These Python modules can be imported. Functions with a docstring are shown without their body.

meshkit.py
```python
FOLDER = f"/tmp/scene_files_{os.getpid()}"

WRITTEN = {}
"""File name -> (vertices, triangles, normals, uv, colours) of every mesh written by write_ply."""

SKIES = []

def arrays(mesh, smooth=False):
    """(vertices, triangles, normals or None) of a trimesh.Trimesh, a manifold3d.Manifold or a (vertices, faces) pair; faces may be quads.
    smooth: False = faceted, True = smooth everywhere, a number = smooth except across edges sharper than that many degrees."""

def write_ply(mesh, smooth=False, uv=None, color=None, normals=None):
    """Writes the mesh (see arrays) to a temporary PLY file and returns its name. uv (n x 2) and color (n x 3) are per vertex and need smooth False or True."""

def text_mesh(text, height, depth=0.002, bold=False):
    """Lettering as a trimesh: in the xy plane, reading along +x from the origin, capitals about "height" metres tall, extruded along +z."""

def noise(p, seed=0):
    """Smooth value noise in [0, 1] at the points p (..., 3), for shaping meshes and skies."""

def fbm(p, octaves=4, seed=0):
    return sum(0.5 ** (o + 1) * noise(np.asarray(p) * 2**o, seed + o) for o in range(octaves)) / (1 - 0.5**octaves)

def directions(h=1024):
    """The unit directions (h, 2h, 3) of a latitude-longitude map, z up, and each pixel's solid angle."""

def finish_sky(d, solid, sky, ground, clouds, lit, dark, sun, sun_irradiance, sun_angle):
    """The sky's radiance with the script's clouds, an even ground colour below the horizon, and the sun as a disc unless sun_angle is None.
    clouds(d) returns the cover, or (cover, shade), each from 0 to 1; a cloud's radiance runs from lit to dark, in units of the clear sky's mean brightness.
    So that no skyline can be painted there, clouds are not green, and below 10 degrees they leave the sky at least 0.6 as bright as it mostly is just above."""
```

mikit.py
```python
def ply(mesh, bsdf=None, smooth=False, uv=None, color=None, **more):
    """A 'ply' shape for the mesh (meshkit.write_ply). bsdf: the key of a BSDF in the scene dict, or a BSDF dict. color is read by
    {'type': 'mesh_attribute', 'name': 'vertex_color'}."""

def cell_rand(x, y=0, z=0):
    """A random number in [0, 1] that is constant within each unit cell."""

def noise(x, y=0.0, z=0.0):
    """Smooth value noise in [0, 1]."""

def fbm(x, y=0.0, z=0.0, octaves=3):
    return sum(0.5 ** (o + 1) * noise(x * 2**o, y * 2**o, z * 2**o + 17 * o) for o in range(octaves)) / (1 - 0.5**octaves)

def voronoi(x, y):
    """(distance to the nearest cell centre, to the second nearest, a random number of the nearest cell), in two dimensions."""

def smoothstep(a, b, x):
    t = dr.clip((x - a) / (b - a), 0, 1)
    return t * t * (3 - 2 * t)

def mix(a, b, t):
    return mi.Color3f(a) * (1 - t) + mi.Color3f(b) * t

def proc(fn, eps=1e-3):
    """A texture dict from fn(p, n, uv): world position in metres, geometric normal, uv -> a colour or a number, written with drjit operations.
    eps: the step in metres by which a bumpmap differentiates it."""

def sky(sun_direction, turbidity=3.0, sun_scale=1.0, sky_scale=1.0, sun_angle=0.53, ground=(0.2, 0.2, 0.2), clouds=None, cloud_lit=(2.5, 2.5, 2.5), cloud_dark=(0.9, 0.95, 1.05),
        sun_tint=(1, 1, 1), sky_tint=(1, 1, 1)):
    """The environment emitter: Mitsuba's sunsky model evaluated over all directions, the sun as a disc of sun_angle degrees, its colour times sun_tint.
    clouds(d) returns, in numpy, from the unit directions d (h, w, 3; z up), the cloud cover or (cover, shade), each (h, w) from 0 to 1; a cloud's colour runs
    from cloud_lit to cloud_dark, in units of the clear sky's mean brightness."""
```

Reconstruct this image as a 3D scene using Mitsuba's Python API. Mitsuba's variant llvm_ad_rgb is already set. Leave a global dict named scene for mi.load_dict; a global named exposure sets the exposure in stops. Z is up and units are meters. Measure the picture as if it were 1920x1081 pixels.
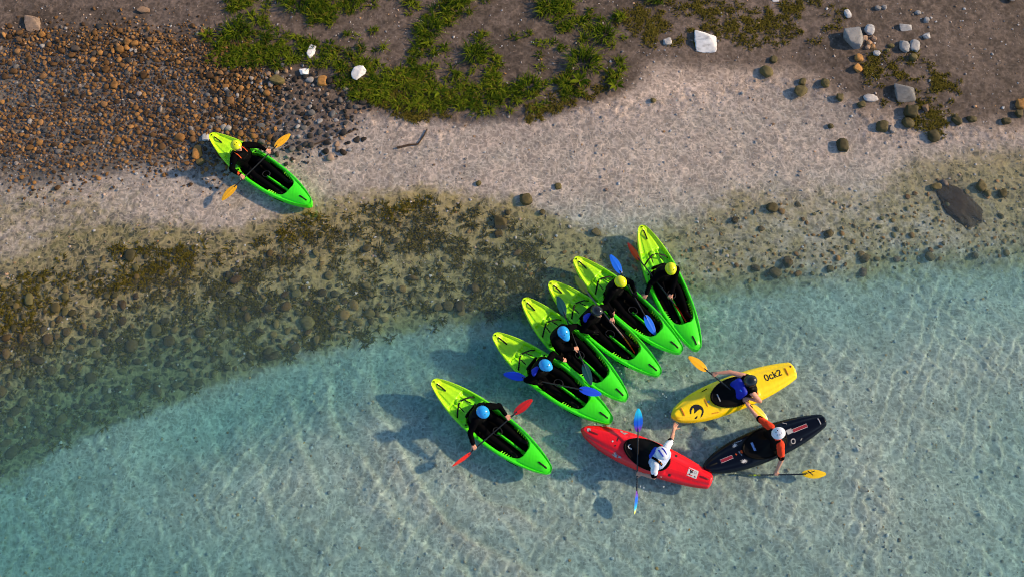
import math
import numpy as np, trimesh, shapely
from shapely.geometry import Polygon, Point, LineString, MultiPolygon, box as sbox
from shapely import affinity
import manifold3d as m3
import mitsuba as mi, drjit as dr
import mikit, meshkit
from mikit import proc, noise, fbm, voronoi, smoothstep, mix

T = mi.ScalarTransform4f
scene, labels = {}, {}

# ---------------------------------------------------------------- camera, sun, sky, exposure
CAM_H, CAM_TILT = 17.75, math.radians(21.5)
scene['camera'] = {'type': 'perspective', 'fov': 61.93, 'fov_axis': 'x', 'near_clip': 0.1, 'far_clip': 3000.0,
                   'to_world': T().look_at(origin=[0, 0, CAM_H], target=[0, math.sin(CAM_TILT), CAM_H - math.cos(CAM_TILT)], up=[0, 1, 0])}
SUN_EL, SUN_AZ = math.radians(28.5), math.radians(7.0)
SUN = [math.cos(SUN_EL) * math.cos(SUN_AZ), math.cos(SUN_EL) * math.sin(SUN_AZ), math.sin(SUN_EL)]
scene['sky'] = mikit.sky(SUN, turbidity=3, sun_scale=0.92, sky_scale=1.30, sun_angle=2.0, sun_tint=(1.0, 0.94, 0.88))
exposure = 2.25

# ---------------------------------------------------------------- helpers
RNG = np.random.default_rng(7)

def key_of(name, parent=None):
    base = (parent + '__' if parent else '') + name
    k, i = base, 0
    while k in USED:
        i += 1
        k = f'{base}_{i:03d}'
    USED.add(k)
    return k
USED = set()

def thing(name, label, cat, group=None):
    k = key_of(name)
    labels[k] = {'label': label, 'category': cat}
    if group: labels[k]['group'] = group
    return k

def put(key, shape):
    scene[key] = shape
    return key

def part(parent, name, mesh, bsdf, M=None, smooth=35, uv=None, label=None):
    k = key_of(name, parent)
    d = mesh if isinstance(mesh, dict) else mikit.ply(mesh, bsdf, smooth=smooth, uv=uv)
    d = dict(d)
    if isinstance(mesh, dict) and bsdf is not None: d['bsdf'] = {'type': 'ref', 'id': bsdf}
    if M is not None: d['to_world'] = M
    scene[k] = d
    if label: labels[k] = {'label': label}
    return k

def sstep(a, b, x):
    t = np.clip((x - a) / (b - a), 0, 1)
    return t * t * (3 - 2 * t)

def unit(v):
    v = np.asarray(v, float)
    return v / max(np.linalg.norm(v), 1e-9)

def grid_faces(nu, nv):
    i, j = np.meshgrid(np.arange(nu - 1), np.arange(nv - 1), indexing='ij')
    a = (i * nv + j).ravel()
    return np.vstack([np.stack([a, a + nv, a + nv + 1], 1), np.stack([a, a + nv + 1, a + 1], 1)])

SPH = trimesh.creation.icosphere(subdivisions=1).vertices
SPH2 = trimesh.creation.icosphere(subdivisions=2).vertices

def bone(a, ra, b, rb, fine=False):
    S = SPH2 if fine else SPH
    return m3.Manifold.hull_points(np.vstack([np.asarray(a) + S * ra, np.asarray(b) + S * rb]))

def hullof(pts):
    return m3.Manifold.hull_points(np.vstack([np.asarray(p) + SPH * r for p, r in pts]))

def hullof_mesh(pts): return tm(hullof(pts))

def union(ms):
    return m3.Manifold.batch_boolean(ms, m3.OpType.Add)

def tm(man):
    m = man.to_mesh()
    return trimesh.Trimesh(m.vert_properties[:, :3], m.tri_verts, process=False)

def smoothed(man, length, it=8):
    t = tm(man.refine_to_length(length))
    t.merge_vertices()
    trimesh.smoothing.filter_taubin(t, lamb=0.5, nu=0.53, iterations=it)
    return t

def tube(pts, r, sides=8, flat=1.0, up=(0, 0, 1)):
    """A capped tube along a polyline; flat < 1 squashes it along the up direction."""
    p = np.asarray(pts, float)
    t = np.gradient(p, axis=0); t /= np.linalg.norm(t, axis=1, keepdims=True) + 1e-12
    a = np.cross(t, np.asarray(up, float)); n = np.linalg.norm(a, axis=1, keepdims=True)
    a = np.where(n < 1e-3, [[1.0, 0, 0]], a / np.maximum(n, 1e-9)); b = np.cross(a, t)
    ang = np.arange(sides) * 2 * np.pi / sides
    r = np.broadcast_to(r, (len(p),))[:, None, None]
    v = p[:, None] + r * (np.cos(ang)[None, :, None] * a[:, None] + flat * np.sin(ang)[None, :, None] * b[:, None])
    i, j = np.meshgrid(np.arange(len(p) - 1), np.arange(sides), indexing='ij')
    q = np.stack([i * sides + j, i * sides + (j + 1) % sides, (i + 1) * sides + (j + 1) % sides, (i + 1) * sides + j], -1).reshape(-1, 4)
    f = np.vstack([q[:, [0, 2, 1]], q[:, [0, 3, 2]]])
    vv = np.vstack([v.reshape(-1, 3), p[:1], p[-1:]])
    n0 = len(p) * sides
    k = np.arange(sides)
    f = np.vstack([f, np.stack([k, (k + 1) % sides, k * 0 + n0], 1), np.stack([n0 - sides + (k + 1) % sides, n0 - sides + k, k * 0 + n0 + 1], 1)])
    return trimesh.Trimesh(vv, f, process=False)

# ---------------------------------------------------------------- materials
def const(name, rgb, rough=0.5, spec=0.5, **more):
    scene[name] = {'type': 'principled', 'base_color': {'type': 'rgb', 'value': list(rgb)}, 'roughness': rough, 'specular': spec, **more}
    return name

def two(name, rgb, rough=0.5, spec=0.5, **more):
    scene[name] = {'type': 'twosided', 'bsdf': {'type': 'principled', 'base_color': {'type': 'rgb', 'value': list(rgb)}, 'roughness': rough, 'specular': spec, **more}}
    return name

def proc_mat(name, fn, rough=0.5, spec=0.5, **more):
    scene[name] = {'type': 'principled', 'base_color': proc(fn), 'roughness': rough, 'specular': spec, **more}
    return name

def f_ground(p, n, uv):
    wx = p.x + 0.10 * noise(p.x * 5, p.y * 5, 3.1); wy = p.y + 0.10 * noise(p.x * 5, p.y * 5, 8.7)
    d1, d2, r1 = voronoi(wx * 9.0, wy * 9.0)
    e1, e2, r2 = voronoi(p.x * 21.0, p.y * 21.0)
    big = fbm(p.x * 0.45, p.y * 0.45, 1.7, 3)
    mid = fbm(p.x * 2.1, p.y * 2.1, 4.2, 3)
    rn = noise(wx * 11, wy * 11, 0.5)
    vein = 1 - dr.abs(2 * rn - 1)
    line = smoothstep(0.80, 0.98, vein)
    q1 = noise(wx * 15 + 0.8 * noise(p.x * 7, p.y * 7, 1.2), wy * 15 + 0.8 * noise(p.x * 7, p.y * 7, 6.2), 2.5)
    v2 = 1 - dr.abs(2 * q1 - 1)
    caustic_curl = (smoothstep(0.72, 0.95, v2) - 0.55 * smoothstep(0.45, 0.10, v2)) * (1 - 0.30 * smoothstep(-0.12, -0.28, p.z))  # curly light and dark lines painted in imitation of caustics
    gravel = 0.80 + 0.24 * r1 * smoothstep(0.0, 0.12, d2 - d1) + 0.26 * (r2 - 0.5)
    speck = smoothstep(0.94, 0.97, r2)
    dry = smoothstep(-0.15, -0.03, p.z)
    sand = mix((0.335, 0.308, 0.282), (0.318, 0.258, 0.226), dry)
    col = sand * (0.74 + 0.50 * mid) * gravel * (1 + 0.25 * line + 0.50 * caustic_curl)
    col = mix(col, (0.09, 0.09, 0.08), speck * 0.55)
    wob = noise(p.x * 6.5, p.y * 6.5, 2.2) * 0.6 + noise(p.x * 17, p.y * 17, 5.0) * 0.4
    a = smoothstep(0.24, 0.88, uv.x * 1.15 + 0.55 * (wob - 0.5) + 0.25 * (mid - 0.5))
    alg_and_shade = mix(mix((0.018, 0.023, 0.007), (0.060, 0.054, 0.017), smoothstep(-8.0, -3.0, p.x)), mix(mix((0.17, 0.145, 0.050), (0.27, 0.21, 0.075), smoothstep(-8.0, -3.0, p.x)), (0.265, 0.210, 0.118), smoothstep(0.0, 4.0, p.x)), smoothstep(0.25, 0.8, 0.55 * r1 + 0.45 * rn)) * (0.75 + 0.5 * r2)
    alg_and_shade = mix(alg_and_shade, (0.36, 0.28, 0.13), dr.clip(line * 0.4 + caustic_curl * 0.4, 0, 1))  # pale yellow caustic lines painted over the algae
    col = mix(col, alg_and_shade, a * 0.93)
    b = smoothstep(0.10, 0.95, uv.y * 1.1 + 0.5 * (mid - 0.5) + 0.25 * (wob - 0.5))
    dirt_and_shade = mix((0.025, 0.017, 0.012), (0.100, 0.074, 0.062), smoothstep(0.3, 0.75, big * 0.5 + wob * 0.5)) * (0.75 + 0.4 * r2 + 0.15 * line + 0.35 * caustic_curl)
    return mix(col, dirt_and_shade, b * 0.9)
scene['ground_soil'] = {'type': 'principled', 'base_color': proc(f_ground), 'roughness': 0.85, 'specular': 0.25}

def f_stone(p, n, uv):
    h, b = uv.x, uv.y
    c = mix((0.36, 0.36, 0.375), (0.40, 0.195, 0.055), smoothstep(0.0, 0.5, h))
    c = mix(c, (0.15, 0.14, 0.055), smoothstep(0.55, 0.95, h))
    g = 0.72 + 0.55 * fbm(p.x * 14, p.y * 14, p.z * 14, 3)
    v = smoothstep(0.62, 0.75, noise(p.x * 9, p.y * 23, p.z * 16 + 3))
    return c * (2.0 * b * g) * 0.5 * (1 - 0.22 * v)
proc_mat('stone', f_stone, 0.75, 0.3)

def f_hull(p, n, uv):
    g = smoothstep(-0.10, 0.52, uv.x + 0.05 * (fbm(p.x * 1.5, p.y * 1.5, 0.4, 2) - 0.5))
    c = mix((0.60, 0.84, 0.006), (0.045, 0.74, 0.008), g)
    s = noise(p.x * 60, p.y * 7, p.z * 30)
    return c * (0.93 + 0.12 * s)
proc_mat('green_plastic', f_hull, 0.32, 0.5)

def scuffed(rgb, amt=0.14):
    def f(p, n, uv):
        s = noise(p.x * 55 + p.y * 20, p.y * 9, p.z * 30)
        t = fbm(p.x * 3, p.y * 3, p.z * 3, 3)
        return mi.Color3f(*rgb) * (1 - amt + amt * s + amt * t)
    return f
proc_mat('yellow_plastic', scuffed((0.92, 0.64, 0.004)), 0.28, 0.5)
proc_mat('red_plastic', scuffed((0.74, 0.006, 0.012)), 0.22, 0.55)
proc_mat('dark_plastic', scuffed((0.0016, 0.0024, 0.008)), 0.18, 0.2)
const('black_webbing', (0.005, 0.005, 0.005), 0.7, 0.25)
const('black_rubber', (0.0022, 0.0022, 0.0024), 0.45, 0.06)
const('neoprene', (0.0022, 0.0022, 0.0028), 0.45, 0.08)
scene['wetsuit'] = {'type': 'diffuse', 'reflectance': {'type': 'rgb', 'value': [0.0032, 0.0033, 0.0042]}}
const('vest_fabric', (0.0030, 0.0030, 0.0036), 0.5, 0.05)
const('grey_tube', (0.022, 0.023, 0.027), 0.35, 0.3)
const('carbon_shaft', (0.013, 0.013, 0.014), 0.3, 0.5)
const('pale_shaft', (0.22, 0.17, 0.14), 0.3, 0.5)
const('lime_shell', (0.62, 0.68, 0.006), 0.22, 0.5)
const('sky_blue_shell', (0.018, 0.30, 0.74), 0.22, 0.5)
const('black_shell', (0.010, 0.012, 0.016), 0.16, 0.55)
const('white_shell', (0.62, 0.66, 0.76), 0.22, 0.5)
const('pale_blue_cloth', (0.36, 0.46, 0.68), 0.8, 0.2)
const('royal_blue', (0.012, 0.05, 0.55), 0.5, 0.35)
const('blue_vest', (0.006, 0.022, 0.42), 0.6, 0.3)
const('red_cloth', (0.66, 0.045, 0.012), 0.75, 0.2)
const('orange_trim', (0.75, 0.09, 0.012), 0.6, 0.3)
const('white_cloth', (0.68, 0.72, 0.80), 0.8, 0.2)
const('amber_blade', (0.86, 0.42, 0.010), 0.3, 0.5)
const('yellow_blade', (0.84, 0.56, 0.012), 0.3, 0.5)
const('red_blade', (0.66, 0.018, 0.012), 0.3, 0.5)
const('blue_blade', (0.010, 0.060, 0.62), 0.3, 0.5)
const('bright_blue_blade', (0.010, 0.13, 0.72), 0.3, 0.5)
const('teal_blade', (0.006, 0.055, 0.058), 0.3, 0.5)
const('olive_blade', (0.22, 0.20, 0.012), 0.3, 0.5)
const('decal_white', (0.52, 0.52, 0.55), 0.5, 0.3)
const('decal_black', (0.012, 0.010, 0.014), 0.45, 0.4)
const('decal_red', (0.22, 0.010, 0.026), 0.5, 0.3)
const('decal_blue', (0.17, 0.27, 0.52), 0.5, 0.4)
const('decal_silver', (0.30, 0.31, 0.34), 0.4, 0.5)
const('orange_plastic', (0.62, 0.19, 0.008), 0.35, 0.5)
const('dark_red_plastic', (0.20, 0.004, 0.006), 0.35, 0.5)

def f_skin(p, n, uv):
    t = fbm(p.x * 25, p.y * 25, p.z * 25, 2)
    return mix((0.60, 0.315, 0.22), (0.50, 0.22, 0.15), t)
proc_mat('skin', f_skin, 0.5, 0.35)

def f_rainbow(p, n, uv):
    t = uv.x + 0.12 * (noise(p.x * 9, p.y * 9, p.z * 9) - 0.5)
    c = mix((0.16, 0.04, 0.42), (0.012, 0.10, 0.66), smoothstep(0.08, 0.35, t))
    c = mix(c, (0.02, 0.50, 0.78), smoothstep(0.45, 0.85, t))
    return mix(c, (0.70, 0.66, 0.10), smoothstep(0.72, 0.95, t) * smoothstep(0.4, 0.6, uv.y))
proc_mat('rainbow_blade', f_rainbow, 0.25, 0.5)

def f_grass(p, n, uv):
    c = mix((0.020, 0.055, 0.006), (0.22, 0.27, 0.018), uv.x * uv.x)
    return mix(c, (0.20, 0.15, 0.03), smoothstep(0.80, 1.0, uv.y))
scene['grass_blade'] = {'type': 'principledthin', 'base_color': proc(f_grass), 'roughness': 0.5, 'diff_trans': 0.7, 'spec_trans': 0.0}

def f_moss(p, n, uv):
    return mix((0.040, 0.036, 0.008), (0.175, 0.145, 0.028), uv.x)
scene['moss_leaf'] = {'type': 'principledthin', 'base_color': proc(f_moss), 'roughness': 0.6, 'diff_trans': 0.5, 'spec_trans': 0.0}
const('dead_wood', (0.055, 0.035, 0.025), 0.8, 0.2)
const('white_foam', (0.55, 0.58, 0.60), 0.3, 0.4)

# ---------------------------------------------------------------- river bed, banks and water
PEBBLES = Polygon([(-13.9, 13.4), (-11.3, 13.65), (-8.89, 13.73), (-7.46, 13.08), (-6.8, 12.22), (-6.7, 11.0), (-7.1, 10.27), (-8.02, 10.49), (-9.63, 10.27), (-11.35, 9.98), (-13.9, 9.98)])
RUBBLE = Polygon([(-6.93, 12.22), (-5.79, 12.37), (-4.05, 11.91), (-4.12, 11.15), (-5.11, 10.71), (-6.55, 11.0)])
WEED = Polygon([(-13.0, 6.6), (-11.49, 6.8), (-10.51, 7.32), (-10.09, 7.65), (-8.91, 7.84), (-7.7, 7.91), (-6.23, 7.84), (-5.41, 8.25), (-4.94, 8.52), (-3.24, 8.93), (-2.0, 9.0), (-0.25, 8.79), (0.61, 8.25), (0.48, 6.86), (-0.71, 6.55), (-2.37, 6.32), (-5.37, 5.49), (-8.12, 4.48), (-10.73, 3.33), (-13.0, 2.2)])
LEDGE = Polygon([(0.4, 8.3), (2.6, 8.0), (4.18, 8.36), (5.23, 9.05), (6.74, 9.18), (8.47, 9.05), (9.96, 9.75), (13.2, 10.04), (13.2, 7.98), (11.72, 7.98), (9.62, 7.82), (7.75, 7.56), (5.31, 7.36), (4.21, 7.19), (0.4, 6.86)])
GRASS = Polygon([(-7.72, 13.82), (-7.22, 14.64), (-6.76, 15.9), (3.1, 15.9), (2.76, 14.06), (2.56, 12.61), (1.7, 12.22), (0.52, 11.81), (-1.16, 11.69), (-2.6, 11.84), (-3.91, 12.15), (-4.5, 13.01), (-5.3, 13.06), (-6.35, 12.96), (-7.44, 13.17)])
BARE = MultiPolygon([Polygon([(-4.34, 14.39), (-3.26, 14.56), (-2.61, 13.73), (-2.64, 12.85), (-3.44, 13.01), (-4.13, 13.33), (-4.84, 13.9)]), Polygon([(-1.49, 14.48), (0.27, 14.73), (0.54, 14.06), (-0.54, 13.9)]), Polygon([(-6.3, 14.4), (-5.6, 14.9), (-5.2, 14.2), (-5.9, 13.9)])])
MOSS = Polygon([(2.98, 14.39), (4.62, 14.56), (6.36, 14.23), (7.91, 14.73), (8.28, 14.48), (7.53, 13.9), (6.29, 13.65), (4.57, 13.86), (3.22, 13.73)])
MOSS2 = Polygon([(8.38, 13.13), (9.84, 13.13), (10.73, 12.18), (10.24, 10.97), (9.42, 11.42), (8.92, 12.34)])
EDGE = np.array([(-60, -8.0), (-20, 0.5), (-10.73, 3.23), (-9.41, 3.91), (-8.03, 4.49), (-6.49, 5.02), (-5.38, 5.44), (-3.78, 6.0), (-2.38, 6.34), (-0.72, 6.54), (0.24, 6.76), (1.69, 7.01), (3.13, 7.01), (4.35, 7.21), (5.34, 7.4), (6.57, 7.51), (7.79, 7.6), (9.05, 7.83), (10.29, 7.92), (11.79, 8.03), (30, 10), (60, 14)])
SHORE = np.array([(-60, 18.0), (-20, 14.6), (-13.06, 14.31), (-8.94, 14.06), (-7.16, 12.84), (-4.17, 11.83), (-0.78, 11.98), (2.49, 12.22), (4.5, 12.69), (7.18, 13.0), (8.39, 12.14), (10.24, 11.53), (12.41, 11.38), (30, 12), (60, 16)])

def n2(x, y, s, seed):
    return meshkit.fbm(np.stack([x * s, y * s, np.zeros_like(x) + 0.37], -1), 3, seed)

def inside(poly, x, y, fade):
    """1 inside the outline, falling to 0 over `fade` metres outside it."""
    pts = shapely.points(np.asarray(x, float), np.asarray(y, float))
    shapely.prepare(poly)
    d = shapely.distance(poly, pts)
    return 1 - sstep(0, fade, d)

def saw(p):
    """A made-up sand ripple imitating caustic light: a short steep face towards the sun side, a long gentle back."""
    f = p - np.floor(p)
    return np.where(f < 0.16, sstep(0, 0.16, f), 1 - (f - 0.16) / 0.84)

def bed(x, y, detail=True):
    x = np.asarray(x, float); y = np.asarray(y, float)
    wob = n2(x, y, 0.8, 3) - 0.5
    e = y - np.interp(x, EDGE[:, 0], EDGE[:, 1]) + 0.5 * wob
    s = np.interp(x, SHORE[:, 0], SHORE[:, 1]) - y + 0.5 * wob
    left = sstep(-2.0, -10.0, x)
    chan = -0.37 - 0.10 * left * sstep(4.5, 1.0, y + 0.3 * x + 3.0) + 0.05 * sstep(4.0, 8.0, x) - 0.10 * sstep(7.0, 11.0, x) * sstep(6.0, 3.0, y) + 0.14 * sstep(-0.6, -3.2, e) - 0.02 * n2(x, y, 0.5, 5)
    chan = chan - 0.06 * left - 0.16 * np.exp(-((e + 1.1) / 0.9) ** 2) * sstep(-9, -6, x) * sstep(2.5, -0.5, x)
    shelf = -0.03 - 0.16 * sstep(3.0, 0.0, e) * (1 + 0.9 * left + 1.3 * sstep(-4, -10, x)) * (1 - 0.5 * sstep(2.5, 5.0, x))
    z = chan + (shelf - chan) * sstep(-0.55, 0.35, e)
    z = z * sstep(-0.3, 1.8, s) + 0.07 * sstep(0.35, -0.9, s) + 0.03 * np.clip(-s - 0.3, 0, 40)
    far = sstep(-14, -26, y)
    z = z * (1 - far) + 2.5 * far
    z = z - 0.10 * sstep(-0.5, -8, x) * sstep(3.5, 1.0, y) - 0.05 * sstep(2.2, 0.6, y)  # bed sunk towards the bottom edge to imitate vignette darkening
    if detail:
        z = z + 0.020 * (n2(x, y, 2.2, 9) - 0.5) + 0.022 * (meshkit.noise(np.stack([x * 8.0, y * 8.0, x * 0 + 1.5], -1), 12) - 0.5)
    if detail:
        wx = x + 0.05 * (n2(x, y, 4.0, 71) - 0.5); wy = y + 0.05 * (n2(x, y, 4.0, 73) - 0.5)
        z = z + 0.017 * (0.45 + 0.55 * sstep(0.6, 2.2, s)) * np.abs(2 * meshkit.noise(np.stack([wx * 6.2, wy * 6.2, x * 0 + 0.5], -1), 75) - 1)
        deep = sstep(0.2, -0.9, e)
        wx = x + 0.35 * (n2(x, y, 1.1, 81) - 0.5); wy = y + 0.35 * (n2(x, y, 1.1, 83) - 0.5)
        for fq, hq, sd in ((2.4, 0.034, 85), (3.1, 0.028, 87)):
            tilt = 0.75 if sd == 85 else -0.55
            c_, s_ = math.cos(tilt), math.sin(tilt)
            ph = -(wx * c_ + wy * s_) * fq + 2.2 * (n2(x, y, 1.5, sd) - 0.5) + 1.0 * (n2(x, y, 3.2, sd + 3) - 0.5)
            z = z + hq * saw(ph) * (0.15 + 0.85 * deep) * sstep(0.36, 0.62, n2(x, y, 1.1, sd + 1))  # added ripple network, shaped to look like caustic lines
        r = np.hypot(x - 1.8, y - 6.2) + 0.9 * (n2(x, y, 0.5, 57) - 0.5)
        crest = saw(r / 0.85 + 1.3 * (n2(x, y, 0.45, 59) - 0.5) + 0.35 * (n2(x, y, 1.8, 60) - 0.5))
        z = z + 0.065 * crest * np.exp(-((r - 5.8) / 2.5) ** 2) * sstep(2.2, -0.3, x) * sstep(-0.4, -1.2, e) * sstep(0.28, 0.55, n2(x, y, 0.6, 61))  # added ripple arcs, shaped to stand in for bright caustic bands
    z = z + 0.008 * np.tanh((z + 0.006) / 0.0012)
    return z

def axis(lo, hi, step, out):
    core = np.arange(lo, hi + step / 2, step)
    g, v, s = [], 0.0, step
    while v < out:
        s *= 1.35
        v += s
        g.append(v)
    g = np.array(g)
    return np.concatenate([lo - g[::-1], core, hi + g])

gx, gy = axis(-14.6, 14.6, 0.036, 600), axis(-0.6, 16.6, 0.036, 600)
X, Y = np.meshgrid(gx, gy, indexing='ij')
xf, yf = X.ravel(), Y.ravel()
Z = bed(xf, yf)
near = (np.abs(xf) < 20) & (yf > -6) & (yf < 22)
alg_and_shade = np.zeros(len(xf)); dirt_and_shade = np.zeros(len(xf))
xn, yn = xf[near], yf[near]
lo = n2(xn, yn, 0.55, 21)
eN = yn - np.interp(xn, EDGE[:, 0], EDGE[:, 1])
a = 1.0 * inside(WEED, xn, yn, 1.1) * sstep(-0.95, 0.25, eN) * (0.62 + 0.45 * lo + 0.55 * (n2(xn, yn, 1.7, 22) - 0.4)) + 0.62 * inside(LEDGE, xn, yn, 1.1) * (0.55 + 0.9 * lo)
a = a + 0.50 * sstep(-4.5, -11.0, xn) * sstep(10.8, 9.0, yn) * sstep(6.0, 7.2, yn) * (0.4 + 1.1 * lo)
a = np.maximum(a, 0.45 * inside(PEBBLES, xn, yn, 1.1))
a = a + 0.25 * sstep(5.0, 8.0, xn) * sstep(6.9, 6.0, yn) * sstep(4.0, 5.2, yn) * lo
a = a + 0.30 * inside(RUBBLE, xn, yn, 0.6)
a = a + 0.42 * sstep(6, 11, xn) * sstep(8, 9.5, yn) * lo + 0.30 * sstep(-6, -9.5, xn) * sstep(4.0, 2.5, yn)  # last term: vignette shade painted into the lower left corner
alg_and_shade[near] = a
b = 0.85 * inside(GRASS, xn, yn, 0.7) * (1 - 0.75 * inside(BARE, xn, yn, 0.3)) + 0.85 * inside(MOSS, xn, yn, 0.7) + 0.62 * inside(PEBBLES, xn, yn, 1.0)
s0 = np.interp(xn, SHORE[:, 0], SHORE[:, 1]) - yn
b = b + 0.85 * sstep(0.7, -1.1, s0) * (0.35 + lo) + 0.66 * sstep(3.0, 10, xn) * sstep(9.0, 13.0, yn) + 0.45 * sstep(2.5, 5, xn) * sstep(12.6, 13.6, yn) + 0.35 * inside(GRASS, xn, yn, 1.3)  # upper right term: brown soil with vignette shade painted in
b = b + 0.75 * sstep(-5.5, -9, xn) * sstep(12.9, 14.0, yn) + 1.3 * inside(RUBBLE, xn, yn, 0.6) * n2(xn, yn, 1.6, 5)  # top left term: brown soil with corner shade painted in
b = b + 0.9 * np.exp(-(((xn - 10.42) * 0.6 - (yn - 9.12) * 0.8) / 0.75) ** 2 - (((xn - 10.42) * 0.8 + (yn - 9.12) * 0.6) / 0.45) ** 2)  # dark patch round the sunken rock: algae plus painted shade
dirt_and_shade[near] = b
dirt_and_shade[~near & (Z > 0.02)] = 0.7
mesh = trimesh.Trimesh(np.stack([xf, yf, Z], 1), grid_faces(len(gx), len(gy)), process=False)
put('ground', mikit.ply(mesh, 'ground_soil', smooth=True, uv=np.stack([np.clip(alg_and_shade, 0, 1.2), np.clip(dirt_and_shade, 0, 1.2)], 1)))
labels['ground'] = {'label': 'gravel river bed rising to a sandy bank', 'kind': 'structure'}

from scipy.ndimage import map_coordinates
def ground_z(x, y):
    """Height of the ground sheet, read back from its vertices."""
    x, y = np.atleast_1d(np.asarray(x, float)), np.atleast_1d(np.asarray(y, float))
    i = np.interp(x, gx, np.arange(len(gx))); j = np.interp(y, gy, np.arange(len(gy)))
    return map_coordinates(Z.reshape(len(gx), len(gy)), [i, j], order=1)

# water: one closed body whose top carries ripples and whose sides and bottom lie inside the ground
scene['river_medium'] = {'type': 'homogeneous', 'albedo': {'type': 'rgb', 'value': [0.16, 0.44, 0.46]},
                         'sigma_t': {'type': 'rgb', 'value': [0.53, 0.225, 0.21]}, 'scale': 2.0}
scene['water_surface'] = {'type': 'thindielectric', 'int_ior': 1.33, 'ext_ior': 1.0}

def ridge(x, y, s, seed):
    v = meshkit.noise(np.stack([x * s, y * s, x * 0 + 0.5], -1), seed)
    return np.abs(2 * v - 1)

BOATS = [(-5.875, 9.877, -35.9, 3.1), (-0.443, 3.844, -37.7, 3.1), (0.841, 4.871, -37.7, 3.1), (1.327, 5.51, -46.2, 3.1), (1.987, 5.977, -42.0, 3.1), (2.516, 6.52, -44.3, 3.1), (3.456, 6.94, -70.1, 3.1),
         (4.696, 4.569, -159.0, 2.9), (2.755, 3.253, 157.5, 2.85), (5.235, 3.487, -158.6, 2.85)]

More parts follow.
